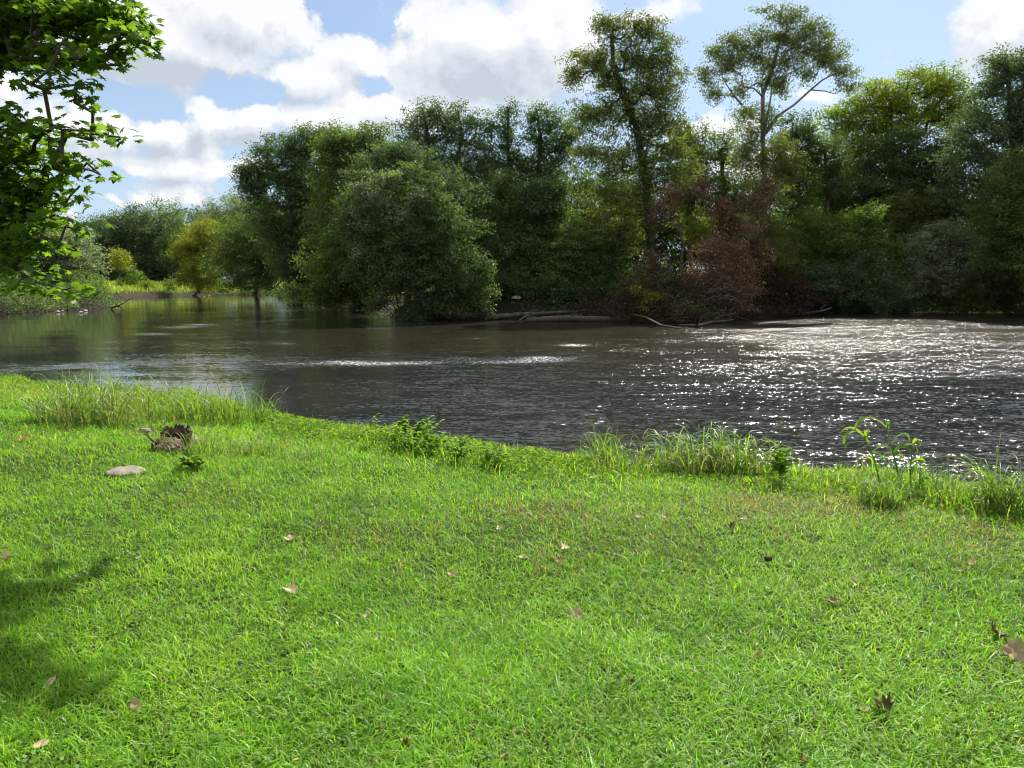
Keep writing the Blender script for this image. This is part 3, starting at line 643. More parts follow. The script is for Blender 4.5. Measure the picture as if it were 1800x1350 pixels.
    # --- dead red tree and brown branches
    tree('dead_tree', 'dead tree with rust red withered leaves leaning over the river', 46, 1200,
         [(1180, 345, 30, 24), (1165, 375, 34, 26), (1235, 330, 30, 18), (1275, 370, 34, 24), (1300, 395, 40, 30), (1325, 355, 34, 22), (1345, 330, 26, 16), (1295, 430, 50, 34), (1255, 450, 44, 24), (1330, 450, 34, 34)],
         'rust', .14, .95, .42, .085, 'deadwood', trunk=[(1206, 520), (1196, 470), (1203, 430), (1190, 385), (1165, 360)], shell=.6, crown='withered_leaves', rtip=.018)
    tree('dead_tree', 'low hanging dead limbs with coppery brown leaves just above the water', 44, 1290,
         [(1290, 440, 36, 22), (1250, 425, 24, 14), (1315, 400, 20, 18), (1290, 470, 46, 26), (1270, 500, 40, 24), (1310, 510, 38, 24), (1250, 520, 28, 20), (1300, 540, 34, 18), (1225, 480, 24, 18)],
         'copper', .12, .8, .34, .10, 'deadwood', shell=.6, crown='withered_leaves', rtip=.018)
    tree('dead_tree', 'dull brown leafless brush right of the rust red tree', 49, 1370,
         [(1350, 480, 36, 34), (1385, 500, 40, 26), (1370, 525, 50, 20), (1425, 520, 36, 20)], 'brown', .14, 1.0, .4, .08, 'deadwood', shell=.6, crown='withered_leaves', rtip=.018)
    ft = tree('fallen_treetop', 'grey brown tangle of bare dead twigs dipping into the river', 41, 1130,
         [(1120, 500, 36, 26), (1150, 470, 34, 34), (1110, 530, 34, 22), (1160, 530, 44, 26), (1125, 555, 44, 14), (1190, 560, 40, 14), (1190, 500, 34, 34), (1100, 520, 20, 20), (1215, 560, 44, 14), (1160, 570, 50, 9), (1250, 565, 40, 12), (1095, 548, 26, 14)],
         'brown', .12, .9, .36, .10, 'deadwood', shell=.8, crown='withered_leaves', rtip=.014)
    fb = np.array(ft.location)
    for k in range(46):
        x0 = rng.uniform(1075, 1300); y0 = rng.uniform(505, 572); Y = 40.5 + rng.uniform(-.6, 1.5); dx = rng.uniform(-60, 60); dy = rng.uniform(-30, 26)
        pts = [at_y(x0 + dx * f + rng.normal(0, 3), y0 + dy * f + rng.normal(0, 3) + abs(dx) * .25 * f * f, Y + f * .6) for f in np.linspace(0, 1, 6)]
        for q_ in pts: q_[2] = max(q_[2], WZ - .1)
        r0 = rng.uniform(.02, .05); mb = MB(); tube(mb, pts, np.linspace(r0, r0 * .3, 6), 6, bump=.1); mb.build('branch', M['deadwood' if k % 2 else 'bark'], ft, fb)
    tree('mossy_branch', 'yellowish leafy branch on top of the dead twigs', 40.5, 1135, [(1120, 508, 22, 9), (1145, 522, 20, 12), (1135, 538, 18, 8)], 'gold', .13, 1.0, .35, .05, 'deadwood', cat='branch', shell=.7)
    # --- dense growth deeper in the wood closing the view under the crowns
    back = [(560, 'dark'), (640, 'dark'), (720, 'dark'), (800, 'olive'), (880, 'dark'), (960, 'dark'), (1040, 'dark'), (1120, 'dark'), (1200, 'olive'), (1290, 'dark'), (1380, 'olive'), (1470, 'dark'), (1560, 'dark'), (1650, 'dark'), (1740, 'dark'), (1830, 'dark')]
    names = ['the broad leaning tree', 'the domed tree', 'the silvery willow', 'the slender tree with the split top', 'the first see-through pointed tree', 'the wide see-through tree', 'the bushy tree by the ivy trunk', 'the ivy covered trunk',
             'the withered red crown', 'the rust red leaves', 'the pale bare trunk', 'the dark tree beside the yellow green crown', 'the bright green bank shrub', 'the glossy bank shrub', 'the round willow bush', 'the right edge shrubs']
    for (x, mm), nm in zip(back, names):
        Y = 68 if x < 700 else 63
        t = np.interp(x, [540, 640, 760, 1180, 1240, 1300, 1900], [370, 335, 325, 335, 385, 380, 360]) + rng.uniform(-12, 12)
        tree('thicket_tree', 'shadowed low tree in the thicket behind ' + nm, Y, x, [(x, t, 50, 34), (x - 20, t + 45, 52, 40), (x + 25, t + 60, 50, 40), (x - 5, t + 110, 60, 40), (x, t + 155, 60, 30)], mm, .25, 1.9, 1.0, .18, group='trees in the thicket behind the bank')
far_bank()
def undergrowth():
    # tangled growth that nobody could count, clothing the far bank down to the waterline
    V = []; L = far_water; T = []
    for a, b in zip(L[:-1], L[1:]):
        ln = np.linalg.norm(b - a); n = int(ln * 34)
        if max(abs(a[0]), abs(b[0])) > 75: continue
        d = (b - a) / ln; nrm = np.array([-d[1], d[0]])
        P = a + np.outer(rng.random(n) * ln, d); off = rng.random(n) ** 1.2 * 5.5 - .35; P = P + nrm * off[:, None] + rng.normal(0, .15, (n, 2))
        V.append(P); T.append(off)
    P = np.vstack(V); off = np.concatenate(T)
    pw = 900 + F * P[:, 0] / P[:, 1]; sk = (pw > 560) & (pw < 900) & (rng.random(len(P)) < .75); P = P[~sk]; off = off[~sk]
    mead = (P[:, 0] < -39) & (P[:, 1] > 84) & (P[:, 0] / P[:, 1] > -.60) & (P[:, 0] / P[:, 1] < -.40); P = P[~mead]; off = off[~mead]
    g = np.maximum(gheight(P), WZ + .1); k = 12 + (P[:, 1] < 62) * 12
    top = (.7 + 1.9 * vnoise(P[:, 0], P[:, 1], .45) ** 1.5) * np.clip((off + .8) / 1.5, .3, 1)
    pw = 900 + F * P[:, 0] / P[:, 1]; top = top * np.where((pw > 560) & (pw < 900), .35, 1)
    base = np.repeat(np.column_stack([P, g]), k, 0); n = len(base)
    q = base + rng.normal(size=(n, 3)) * np.array([.35, .35, 0]); q[:, 2] += rng.random(n) * np.repeat(top, k)
    tone = np.repeat(vnoise(P[:, 0], P[:, 1], .8), k)
    br = np.repeat(vnoise(P[:, 0] + 40, P[:, 1], .16), k) > .55; px_ = 900 + F * np.repeat(P[:, 0] / P[:, 1], k); br &= (px_ > 1040) & (px_ < 1500)
    for sel, nm, mt, lab in ((~br, 'bank_undergrowth_foliage', 'dark', 'dark tangled undergrowth hanging to the far waterline'), (br, 'dry_undergrowth_foliage', 'brown', 'dull brown dead undergrowth on the far bank')):
        mb = MB(); leaf_quads(mb, q[sel], .17, .3, .45, tone[sel]); o = mb.build(nm, M[mt]); tag(o, lab, kind='stuff')
undergrowth()

# ------------------------------------------------------------------ logs, drift wood and stones on the far side
def log(name, label, pts, radii, mat='deadwood', cat='log', group=None, stubs=(), wet=0):
    P = [at_z(a, b, z)[:3] if z is not None else None for a, b, z in pts]
    P = np.array(P); base = P[0].copy(); root = empty(name, base, label, cat, group)
    n = len(P) * 4; t = np.linspace(0, len(P) - 1, n); Q = np.stack([np.interp(t, range(len(P)), P[:, k]) for k in range(3)], 1)
    Q[:, 2] += np.sin(t * 2.1) * .02; r = np.interp(t, range(len(P)), radii)
    mb = MB(); tube(mb, Q, r, 9, .5, True, .10); mb.build('log_body', M[mat], root, base, True)
    for (i, dx, dy, dz, rr) in stubs:
        a = P[i]; b = a + np.array([dx, dy, dz]); c = b + np.array([dx * .5, dy, dz * .25])
        mb = MB(); tube(mb, [a, (a + b) / 2 + rng.normal(size=3) * .04, b, c], [rr, rr * .8, rr * .6, rr * .25], 6, .5, True, .1); mb.build('branch_stub', M[mat], root, base)
    return root
log('fallen_log', 'long pale fallen log lying along the far waterline', [(800, 553, WZ + .22), (860, 558, WZ + .16), (920, 552, WZ + .3), (1000, 548, WZ + .42)], [.12, .16, .14, .08], 'deadwood', stubs=[(2, .6, .1, .2, .06), (3, .9, 0, .1, .05)])
log('fallen_log', 'thick dark log half in the water behind the long pale one', [(925, 563, WZ + .1), (1000, 560, WZ + .15), (1070, 561, WZ + .12), (1110, 563, WZ + .05)], [.14, .18, .17, .10], 'bark', stubs=[(1, .4, -.2, .4, .05)])
log('drift_log', 'thin slanting log resting across the dead twigs', [(1112, 553, WZ + .55), (1135, 558, WZ + .42), (1162, 571, WZ + .2), (1195, 577, WZ + .05)], [.02, .035, .045, .04], 'bark', stubs=[(1, .3, -.2, .3, .03)])
log('drift_log', 'dark drift log at the waterline below the rust red leaves', [(1195, 572, WZ + .0), (1225, 573, WZ + .08), (1250, 566, WZ + .1), (1290, 562, WZ + .25)], [.06, .08, .07, .04], 'bark', stubs=[(1, .2, -.3, .5, .04), (2, .5, 0, .3, .03)])
log('drift_log', 'arched bare stick poking up from the water by the pale log', [(912, 564, WZ), (925, 556, WZ + .24), (940, 556, WZ + .24), (952, 564, WZ)], [.03, .03, .03, .02], cat='stick')
log('drift_log', 'grey driftwood branch on the bank below the bank shrubs', [(1410, 552, WZ + .12), (1440, 548, WZ + .3), (1462, 541, WZ + .55)], [.08, .07, .04], stubs=[(1, .3, -.1, .4, .03)])
log('drift_log', 'small driftwood snag standing in the water by the round willow bush', [(1628, 552, WZ + .05), (1645, 549, WZ + .22), (1660, 550, WZ + .1)], [.09, .1, .06], 'bark', stubs=[(1, .25, 0, .25, .04), (0, -.2, 0, .2, .03)])
log('drift_log', 'forked drift stick at the tip of the far point', [(196, 541, WZ + .1), (208, 538, WZ + .35), (216, 541, WZ + .1)], [.09, .08, .05], stubs=[(1, .8, 0, .5, .05), (1, -.6, 0, .6, .04)])
log('bare_branch', 'bare grey branch slanting out of the shrubs right of the dead tree', [(1405, 520, -.1), (1425, 505, .35), (1440, 492, .9)], [.05, .05, .03], 'palebark', cat='branch')
def blob(name, label, c, r, mat, cat='stone', group=None, seed=0, flat=.5, n=18, parent=None):
    rs = np.random.default_rng(seed); u = np.linspace(0, np.pi, n // 2 + 2); v = np.linspace(0, 2 * np.pi, n, endpoint=False)
    D = np.stack([np.outer(np.sin(u), np.cos(v)), np.outer(np.sin(u), np.sin(v)), np.outer(np.cos(u), np.ones(n))], -1).reshape(-1, 3)
    k = rs.normal(size=(7, 3)) * 1.6; ph = rs.random(7) * 6
    f = 1 + .09 * np.sin(D @ k.T + ph).sum(1) + .03 * np.sin(D @ (k[:3].T * 4)).sum(1)
    V = D * f[:, None] * np.array(r) ; V[:, 2] = np.maximum(V[:, 2], -r[2] * flat)
    i = np.arange(len(u) - 1)[:, None] * n; j = np.arange(n)[None]; j2 = (j + 1) % n
    Fq = np.stack([i + j, i + n + j, i + n + j2, i + j2], -1).reshape(-1, 4)
    o = mesh(name, V, Fq.ravel(), np.full(len(Fq), 4), M[mat], parent, None, True); o.location = c
    if not parent: tag(o, label, cat, group)
    return o
for k, (x, y, w, lab) in enumerate([(150, 546, .17, 'pale pinkish stone in the shallows by the far point'), (142, 549, .14, 'smaller pale stone just in front of the pinkish one'), (102, 548, .16, 'lone pale stone in the water left of the point'),
                                   (110, 547, .1, 'tiny pale stone beside the lone one')]):
    c = at_z(x, y, WZ + .05); blob('shore_stone', lab, c, (w, w * .7, w * .45), 'palestone', group='stones by the far point', seed=k)
c = at_z(906, 524, .2); blob('bank_rock', 'pale reddish rock showing in the dark bank behind the long log', at_y(907, 524, 47.3), (.3, .25, .12), 'palestone', seed=40)

# ------------------------------------------------------------------ overhanging maple
def maple_leaf_template():
    a = [(0, -.42), (.07, -.25), (.36, -.33), (.30, -.16), (.52, .02), (.33, .05), (.37, .28), (.17, .20), (.14, .36), (0, .62), (-.14, .36), (-.17, .20), (-.37, .28), (-.33, .05), (-.52, .02), (-.30, -.16), (-.36, -.33), (-.07, -.25)]
    return np.array(a)
def leaf_poly(mb, pos, size, up=.8, droop=.35, curl=.25, seed=None, tmpl=None, N=None, tone=None):
    T = maple_leaf_template() if tmpl is None else tmpl; n = len(pos); m = len(T)
    if N is None:
        N = rng.normal(size=(n, 3)) * .55; N[:, 2] = np.abs(N[:, 2]) + up; N = unit(N)
    A = rng.normal(size=(n, 3)); A[:, 2] -= droop; A = unit(A - (A * N).sum(1)[:, None] * N); B = np.cross(A, N)
    s = (size * rng.uniform(.7, 1.2, n))[:, None, None]
    cu = curl * rng.uniform(.3, 1.3, (n, 1)); z = -cu * (T[:, 0] ** 2 * 1.6 + np.maximum(T[:, 1], 0) ** 2)[None]
    V = pos[:, None] + s * (T[None, :, 0:1] * B[:, None] + T[None, :, 1:2] * A[:, None] + z[..., None] * N[:, None])
    cen = pos[:, None] + s * .02 * N[:, None]
    V = np.concatenate([cen, V], 1)
    j = np.arange(m); f = np.stack([np.zeros(m, int), 1 + j, 1 + (j + 1) % m], -1).ravel()
    F_ = (np.arange(n)[:, None] * (m + 1) + f[None]).ravel()
    t = rng.random(n) if tone is None else tone
    mb.add(V.reshape(-1, 3), F_, np.full(n * m, 3), np.repeat(t, m + 1))
def maple():
    base = np.array([-7.4, 6.6, 0.]); base[2] = gheight(base[None])[0] - .1
    root = empty('maple_tree', base, 'maple with jagged leaves overhanging the lawn from the left', 'tree')
    path = np.array([base, base + (0.05, 0, 1.6), base + (.1, .1, 3.2), base + (0, .2, 5), base + (.1, .3, 7), base + (.1, .3, 9)])
    L = [(60, 25, 110, 50, 6.0), (0, 60, 90, 60, 6.4), (150, 35, 80, 45, 5.8), (222, 62, 38, 30, 5.6), (215, 20, 30, 26, 5.8), (255, 78, 12, 12, 5.6), (110, 105, 62, 30, 5.8), (175, 105, 32, 20, 5.6), (135, 150, 22, 20, 5.6), (135, 180, 10, 14, 5.6), (40, 120, 25, 18, 6), (90, 160, 8, 14, 5.6),
         (15, 205, 48, 26, 5.9), (-30, 260, 60, 60, 6.2), (75, 228, 50, 18, 5.7), (140, 232, 40, 12, 5.6), (180, 232, 14, 9, 5.6), (50, 275, 62, 34, 5.8), (110, 285, 40, 20, 5.6), (160, 300, 16, 10, 5.5), (70, 325, 50, 22, 5.7), (10, 330, 60, 40, 6), (30, 370, 62, 36, 5.8),
         (100, 385, 42, 14, 5.6), (150, 400, 20, 9, 5.5), (50, 425, 52, 26, 5.6), (0, 430, 50, 40, 5.8), (95, 440, 26, 14, 5.5), (20, 470, 40, 26, 5.6), (-5, 100, 30, 60, 6.3), (5, 40, 40, 60, 6.4), (20, 260, 50, 40, 6.1), (15, 400, 40, 40, 6.0), (60, 350, 60, 30, 5.9), (30, 310, 50, 30, 6.0), (75, 505, 34, 18, 5.4), (55, 488, 20, 14, 5.4), (105, 512, 12, 8, 5.4)]
    cl = []; dn = []
    for (px, py, rx, ry, Y) in L:
        k = Y / F; c = at_y(px, py, Y); rad = np.array([rx * k, .35, ry * k])
        rad[2] *= .8; pts = fill_lobe(c, rad, .14, .7); cl.append(pts); dn += [11 if py < 60 else 8] * len(pts)
    sdn = np.array(sd); shade_lobes = []
    for (px, py, r) in [(10, 1060, .30), (55, 1055, .16), (20, 1150, .30), (70, 1165, .18), (30, 1215, .28), (90, 1215, .12), (-60, 1120, .4)]:
        g = on_ground(px, py); c = g + sdn * ((6.3 + rng.uniform(-.2, .2) - g[2]) / sdn[2]); shade_lobes.append((c[0], c[1], c[2], r * .5, r * .5, .1, .19))  # unseen leaf clumps added towards the sun to shape the lawn shadow
    # rest of the crown, above and beside the picture, then the added shade lobes
    for r_i, (x, y, z, a, b, c_, sp) in enumerate([(-6.5, 6.8, 6.8, 3.0, 3.0, 1.8, .55), (-8.5, 5.5, 5.8, 2.4, 2.6, 2.2, .6), (-7.5, 7, 9, 2.5, 2.5, 1.5, .6), (-4.4, 7.2, 5.9, 1.6, 1.6, .7, .4), (-2.9, 8.2, 6.6, 1.1, .9, .45, .38)] + shade_lobes):
        pts = fill_lobe(np.array([x, y, z]), np.array([a, b, c_]), sp, .6); cl.append(pts); dn += [14 if r_i < 6 else 7] * len(pts)
    P = np.vstack(cl); dn = np.array(dn)
    arr, par = grow(path, P, .35, .03, .12)
    wb = MB(); wood(wb, arr, par, .21, .0022, len(path), .55); wb.build('trunk', M['bark'], root, base)
    q = np.repeat(P, dn, 0); inn = np.repeat(dn < 12, dn)
    q = q + unit(rng.normal(size=q.shape)) * rng.random((len(q), 1)) ** .5 * np.where(inn, .19, .42)[:, None] * np.array([1.15, 1.15, .38])
    fx, fy = to_px(q); away = (q[:, 1] > 1) & (fx > 283) & (fy > -30); q = q[~away]; inn = inn[~away]
    lb = MB(); leaf_poly(lb, q[inn], .086, .7, .5, .4); leaf_poly(lb, q[~inn], .14, .8, .3, .3)
    lb.build('crown', M['maple'], root, base)
maple()

# ------------------------------------------------------------------ grass
def blades(mb_out, P, h, w, lean, az=None, segs=(0, .4, .75, 1.), rnd=None, bend=1.6):
    """P (n,3) roots; h height; w width; lean 0..1 horizontal reach as a share of height"""
    n = len(P); az = rng.random(n) * 2 * np.pi if az is None else az
    D = np.stack([np.cos(az), np.sin(az), np.zeros(n)], -1); fy = az + np.pi / 2 + rng.normal(0, .5, n)
    W = np.stack([np.cos(fy), np.sin(fy), np.zeros(n)], -1)
    rows = []
    for k, t in enumerate(segs):
        c = P + D * (lean * h * t ** bend)[:, None]; c = c + np.array([0, 0, 1.]) * (h * (t - .45 * lean * t * t))[:, None]
        if t >= 1: rows.append(c[:, None])
        else:
            ww = (w * (1 - t ** 2.2 * .6) * .5)[:, None] * W; rows.append(np.stack([c - ww, c + ww], 1))
    V = np.concatenate(rows, 1); m = V.shape[1]; q = len(segs) - 2; f = []
    for k in range(q): f += [2 * k, 2 * k + 1, 2 * k + 3, 2 * k + 2]
    f += [2 * q, 2 * q + 1, 2 * q + 2]
    F_ = (np.arange(n)[:, None] * m + np.array(f)[None]).ravel(); S = np.tile([4] * q + [3], n)
    mb_out.add(V.reshape(-1, 3), F_, S, np.repeat(rng.random(n) if rnd is None else rnd, m))
    return m
def lawn():
    n = 560000
    f = rng.random(n); y = np.where(rng.random(n) < .62, 1.75 * (19 / 1.75) ** f, 1.75 + 17 * f)
    x = (rng.random(n) * 2 - 1) * (.80 * y + .5)
    P = np.stack([x, y], -1)
    dn = seg_dist(P, near_water); ok = (~inside(P, water_poly)) & (dn > .12)
    # a slightly clumped sward
    dens = .25 + 1.5 * vnoise(x, y, 16.0) * (.5 + vnoise(x, y, 2.1))
    ok &= rng.random(n) < dens
    P = P[ok]; dn = dn[ok]; n = len(P); x, y = P[:, 0], P[:, 1]
    z = gheight(P); P3 = np.column_stack([P, z - .004])
    tall = vnoise(x, y, 2.3); edge = np.clip(1 - dn / 1.5, 0, 1)
    h = (.024 + .032 * rng.random(n) ** 1.5 + .028 * tall ** 2) * (1 + .05 * y) + edge * .09 * rng.random(n)
    long = rng.random(n) < .02; h[long] *= 1.9
    w = (.0028 + .0022 * rng.random(n)) * np.maximum(1, y / 4.6)
    lean = rng.uniform(.3, 1.7, n)
    px, py = to_px(P3)
    g = lambda a, b, rx, ry: np.exp(-(((px - a) / rx) ** 2 + ((py - b) / ry) ** 2))
    dryp = np.clip(.55 * g(1480, 890, 260, 35) + .3 * g(640, 945, 130, 26) + .5 * g(1730, 950, 100, 45) + .35 * g(1000, 910, 200, 24) + .35 * g(60, 690, 140, 16) + .05 + .28 * np.clip(vnoise(x + 3, y, .8) * vnoise(x, y + 8, 2.7) * 2.4 - .8, 0, 1), 0, 1)
    dry = (rng.random(n) < dryp).astype(float)
    mb = MB(); rn = np.clip(rng.random(n) * .75 + .25 * (vnoise(x, y, 5.) - .3) + .12 * edge, 0, 1)
    m = blades(mb, P3, h, w, lean, rnd=rn)
    o = mesh('lawn_grass', np.vstack(mb.V), np.concatenate(mb.F), np.concatenate(mb.S), M['grass'], None, {'rnd': np.concatenate(mb.A), 'dry': np.repeat(dry, m)})
    tag(o, 'bright green mown lawn grass running down to the river', kind='stuff')
    # taller yellow green herbs along the bank edge
    n = 120000
    t = rng.random(n) * (len(near_edge) - 1); i = np.minimum(t.astype(int), len(near_edge) - 2); fr = t - i
    e = near_edge[i] * (1 - fr)[:, None] + near_edge[i + 1] * fr[:, None]
    d = np.linalg.norm(e, axis=1); off = rng.normal(.1, .45, n); P = e * (1 + off / d)[:, None]
    dn = seg_dist(P, near_water); px0, _ = to_px(np.column_stack([P, np.full(n, -.2)]))
    keep = (dn > .05) & (~inside(P, water_poly)) & (rng.random(n) < np.interp(px0, [0, 150, 400, 900, 1050, 1300, 1800], [.5, .7, 1, .9, .35, .35, .45]))
    P = P[keep]; n = len(P); z = gheight(P)
    hh = (.05 + .16 * vnoise(P[:, 0], P[:, 1], 2.6)) * np.interp(px0[keep], [0, 300, 900, 1100, 1800], [1.1, 1.4, .9, .6, .7])
    Q = np.column_stack([P, z + rng.random(n) * hh]); Q = Q + rng.normal(size=Q.shape) * np.array([.03, .03, .0])
    mb = MB(); leaf_quads(mb, Q, .034, .5, .5, np.clip(rng.normal(.55, .25, n), 0, 1))
    o = mb.build('bank_herb_foliage', M['herb']); tag(o, 'yellow green low leafy herbs crowding the edge of the bank', kind='stuff')
    # loose ragged grass fringe along the edge of the bank
    n = 26000
    t = rng.random(n) * (len(near_edge) - 1); i = np.minimum(t.astype(int), len(near_edge) - 2); fr = t - i
    e = near_edge[i] * (1 - fr)[:, None] + near_edge[i + 1] * fr[:, None]
    d = np.linalg.norm(e, axis=1); P = e * (1 + rng.normal(.15, .5, n) / d)[:, None]; pt = vnoise(P[:, 0], P[:, 1], 1.7) * vnoise(P[:, 0] + 9, P[:, 1], 4.3)
    k = (seg_dist(P, near_water) > .03) & (~inside(P, water_poly)) & (rng.random(n) < pt * 2.4); P = P[k]; pt = pt[k]; n = len(P)
    hh = (.05 + .42 * pt * rng.random(n) ** .7) * 1.15
    mb = MB(); m = blades(mb, np.column_stack([P, gheight(P) - .01]), hh, rng.uniform(.005, .010, n), rng.uniform(.1, 1.2, n), segs=(0, .25, .5, .75, 1.), bend=2.2)
    o = mesh('bank_edge_grass', np.vstack(mb.V), np.concatenate(mb.F), np.concatenate(mb.S), M['grass'], None, {'rnd': np.concatenate(mb.A), 'dry': np.repeat((rng.random(n) < .22).astype(float), m)})
    tag(o, 'loose ragged long grass along the edge of the bank', kind='stuff')
    # small weeds and clover through the lawn
    n = 60000; y = 1.8 * (9 / 1.8) ** rng.random(n); x = (rng.random(n) * 2 - 1) * (.80 * y + .5); P = np.stack([x, y], -1)
    k = (vnoise(x, y, 1.9) * vnoise(x + 5, y, 6.) > .36) & (seg_dist(P, near_water) > .6) & (~inside(P, water_poly)); P = P[k]
    mb = MB(); leaf_quads(mb, np.column_stack([P, gheight(P) + rng.uniform(.012, .038, len(P))]), .016, 1.2, .9, np.clip(rng.normal(.35, .2, len(P)), 0, 1))
    o = mb.build('lawn_clover', M['herb']); tag(o, 'patches of small clover and weeds in the lawn', kind='stuff')
    # crumbs of dead leaf and straw lying in the sward
    n = 900; y = 1.9 * (8 / 1.9) ** rng.random(n); x = (rng.random(n) * 2 - 1) * (.75 * y + .3); P = np.stack([x, y], -1)
    P = P[(rng.random(n) < vnoise(x, y, 1.2) ** 2 * 1.6) & (seg_dist(P, near_water) > .8) & (~inside(P, water_poly))]
    mb = MB(); leaf_quads(mb, np.column_stack([P, gheight(P) + .03]), .020, 1.0, .4)
    o = mb.build('lawn_litter', M['deadleaf']); tag(o, 'tiny crumbs of dead leaf and straw in the lawn', kind='stuff')
    # meadow across the water
    n = 26000
    P = np.stack([rng.uniform(-80, -38, n), rng.uniform(86, 116, n)], -1)
    P = P[(~inside(P, water_poly)) & (seg_dist(P, far_water) > .5)]; n = len(P)
    mb = MB(); m = blades(mb, np.column_stack([P, gheight(P)]), rng.uniform(.3, .9, n), rng.uniform(.05, .1, n), rng.uniform(.1, .6, n), segs=(0, .5, 1.))
    o = mesh('meadow_grass', np.vstack(mb.V), np.concatenate(mb.F), np.concatenate(mb.S), M['grass'], None, {'rnd': np.concatenate(mb.A) * .5 + .35, 'dry': np.zeros(n * m) + .55})
    tag(o, 'long pale green meadow grass on the low far bank', kind='stuff')
M['herb'] = leaf_mat('herb_leaf', (.07, .15, .015), (.13, .23, .02), (.24, .31, .04), gloss=.015, trans=.48, rough=.6)
M['blade'] = leaf_mat('tall_grass_blade', (.06, .13, .015), (.13, .22, .03), (.28, .34, .09), gloss=.04, trans=.45, rough=.45)
M['straw'] = leaf_mat('straw_blade', (.22, .17, .08), (.36, .29, .15), (.5, .42, .24), gloss=.05, trans=.3)
M['deadleaf'] = leaf_mat('fallen_tan_leaf', (.26, .18, .10), (.42, .31, .18), (.56, .45, .30), gloss=.02, trans=.18, tint=.9)
M['darkleaf'] = leaf_mat('fallen_dark_leaf', (.045, .03, .018), (.11, .065, .032), (.21, .115, .05), gloss=.02, trans=.12, tint=.9)
lawn()

def arch_blades(root, base, n, h, w, spread, droop, mat='blade', part='blades', segn=8, hv=.8, sx=None):
    """long arching grass leaves from one tuft"""
    mb = MB()
    for _ in range(n):
        az = rng.random() * 2 * math.pi; r0 = rng.random() ** .75 * spread * 1.2
        a2 = rng.random() * 2 * math.pi
        p = np.array(base) + np.array([math.cos(a2) * r0 * (sx or 1), math.sin(a2) * r0, 0.])
        p[2] = gheight(p[None])[0] - .01
        H = h * (1 - hv * rng.random() ** .6); dr = droop * rng.uniform(.5, 1.4)
        el = R(rng.uniform(62, 88)); pts = [p]; q = p.copy(); st = H * 1.25 / segn
        for k in range(segn):
            q = q + st * np.array([math.cos(el) * math.cos(az), math.cos(el) * math.sin(az), math.sin(el)]); pts.append(q.copy())
            el -= dr * (k / segn) ** 1.2 * .75
        pts = np.array(pts); T = unit(np.gradient(pts, axis=0)); W = np.array([-math.sin(az), math.cos(az), .0]); W = unit(W + rng.normal(size=3) * .35)
        tt = np.linspace(0, 1, segn + 1); ww = w * rng.uniform(.6, 1.2) * np.minimum(1, .45 + tt * 2) * (1 - tt ** 2.5) * .5 + .0004
        up = np.cross(T, W) * (ww * .5)[:, None]
        V = np.stack([pts - W * ww[:, None] + up, pts, pts + W * ww[:, None] + up], 1).reshape(-1, 3)
        f = []
        for k in range(segn):
            a = 3 * k; f += [a, a + 1, a + 4, a + 3, a + 1, a + 2, a + 5, a + 4]
        mb.add(V, f, [4] * (2 * segn), rng.random())
    return mb.build(part, M[mat], root, np.array(root.location))
def stems(root, spots, hs, r=.0025, head=None, hmat='straw', smat='blade'):
    for (dx, dy), h in zip(spots, hs):
        b = np.array(root.location); p = b + np.array([dx, dy, 0]); p[2] = gheight(p[None])[0] - .01
        ln = rng.normal(0, .05, 2); top = p + np.array([ln[0] * h, ln[1] * h, h]); mid = (p + top) / 2 + rng.normal(size=3) * .008
        mb = MB(); tube(mb, [p, mid, top], [r, r * .8, r * .5], 5); st = mb.build('stem', M[smat], root, b)
        if head:
            t = unit(top - mid); q = [top - t * .005, top + t * head * .2, top + t * head * .6, top + t * head]
            mb = MB(); tube(mb, q, [r * .8, r * 3.2, r * 2.8, r * .6], 7)
            nn = 60; f = rng.random((nn, 1)); pp = top + t * head * f + unit(rng.normal(size=(nn, 3))) * r * 3; leaf_quads(mb, pp, .012, 0, .12)
            mb.build('seed_head', M[hmat], root, b)
def tuft(name, label, px, py, n, h, w, spread, droop, cat='grass tuft', group=None, dead=0, sx=None, **k):
    b = on_ground(px, py); root = empty(name, b, label, cat, group)
    arch_blades(root, b, n, h, w, spread, droop, sx=sx, **k)
    if dead: arch_blades(root, b, dead, h * .8, w * .8, spread, droop * 1.3, 'straw', 'dry_blades', sx=sx)
    return root
# tall grass on the left bank
GL = 'tall grass clumps on the bank edge'
tuft('tall_grass', 'tall bushy grass clump with dry straw inside at the left of the bank', 160, 742, 440, .74, .013, .42, 1.0, group=GL, dead=140, sx=1.3)
tuft('tall_grass', 'tall grass clump below the thin dark stalk', 225, 722, 300, .68, .012, .38, 1.0, group=GL, dead=60, sx=1.4)
tuft('tall_grass', 'upright dark bladed grass clump behind the rotten stump', 330, 738, 280, .52, .012, .30, .7, group=GL, sx=1.3)
tuft('tall_grass', 'upright grass clump at the corner where the bank turns', 405, 742, 280, .60, .013, .34, .7, group=GL, sx=1.5)
tuft('tall_grass', 'low spilling grass between the two tall clumps', 275, 745, 110, .28, .010, .40, 1.2, group=GL, dead=40, sx=1.4)
tuft('tall_grass', 'dark upright grass growing at the foot of the rotten stump', 350, 798, 220, .28, .009, .24, .6, group=GL, dead=20, sx=1.6)
tuft('tall_grass', 'low arching grass tuft halfway between the stump and the bright bush', 440, 800, 220, .26, .009, .28, 1.1, group=GL, dead=20)
tuft('tall_grass', 'thin straw flecked grass tuft on the bank between the stump and the bright bush', 545, 812, 110, .22, .007, .22, .8, group=GL, dead=40)
tuft('tall_grass', 'small dark upright tuft in the middle of the bank edge', 770, 838, 26, .22, .006, .05, .5, group=GL)
tuft('tall_grass', 'small tuft beside the long pale leaf', 915, 820, 40, .18, .006, .08, .7, group=GL)
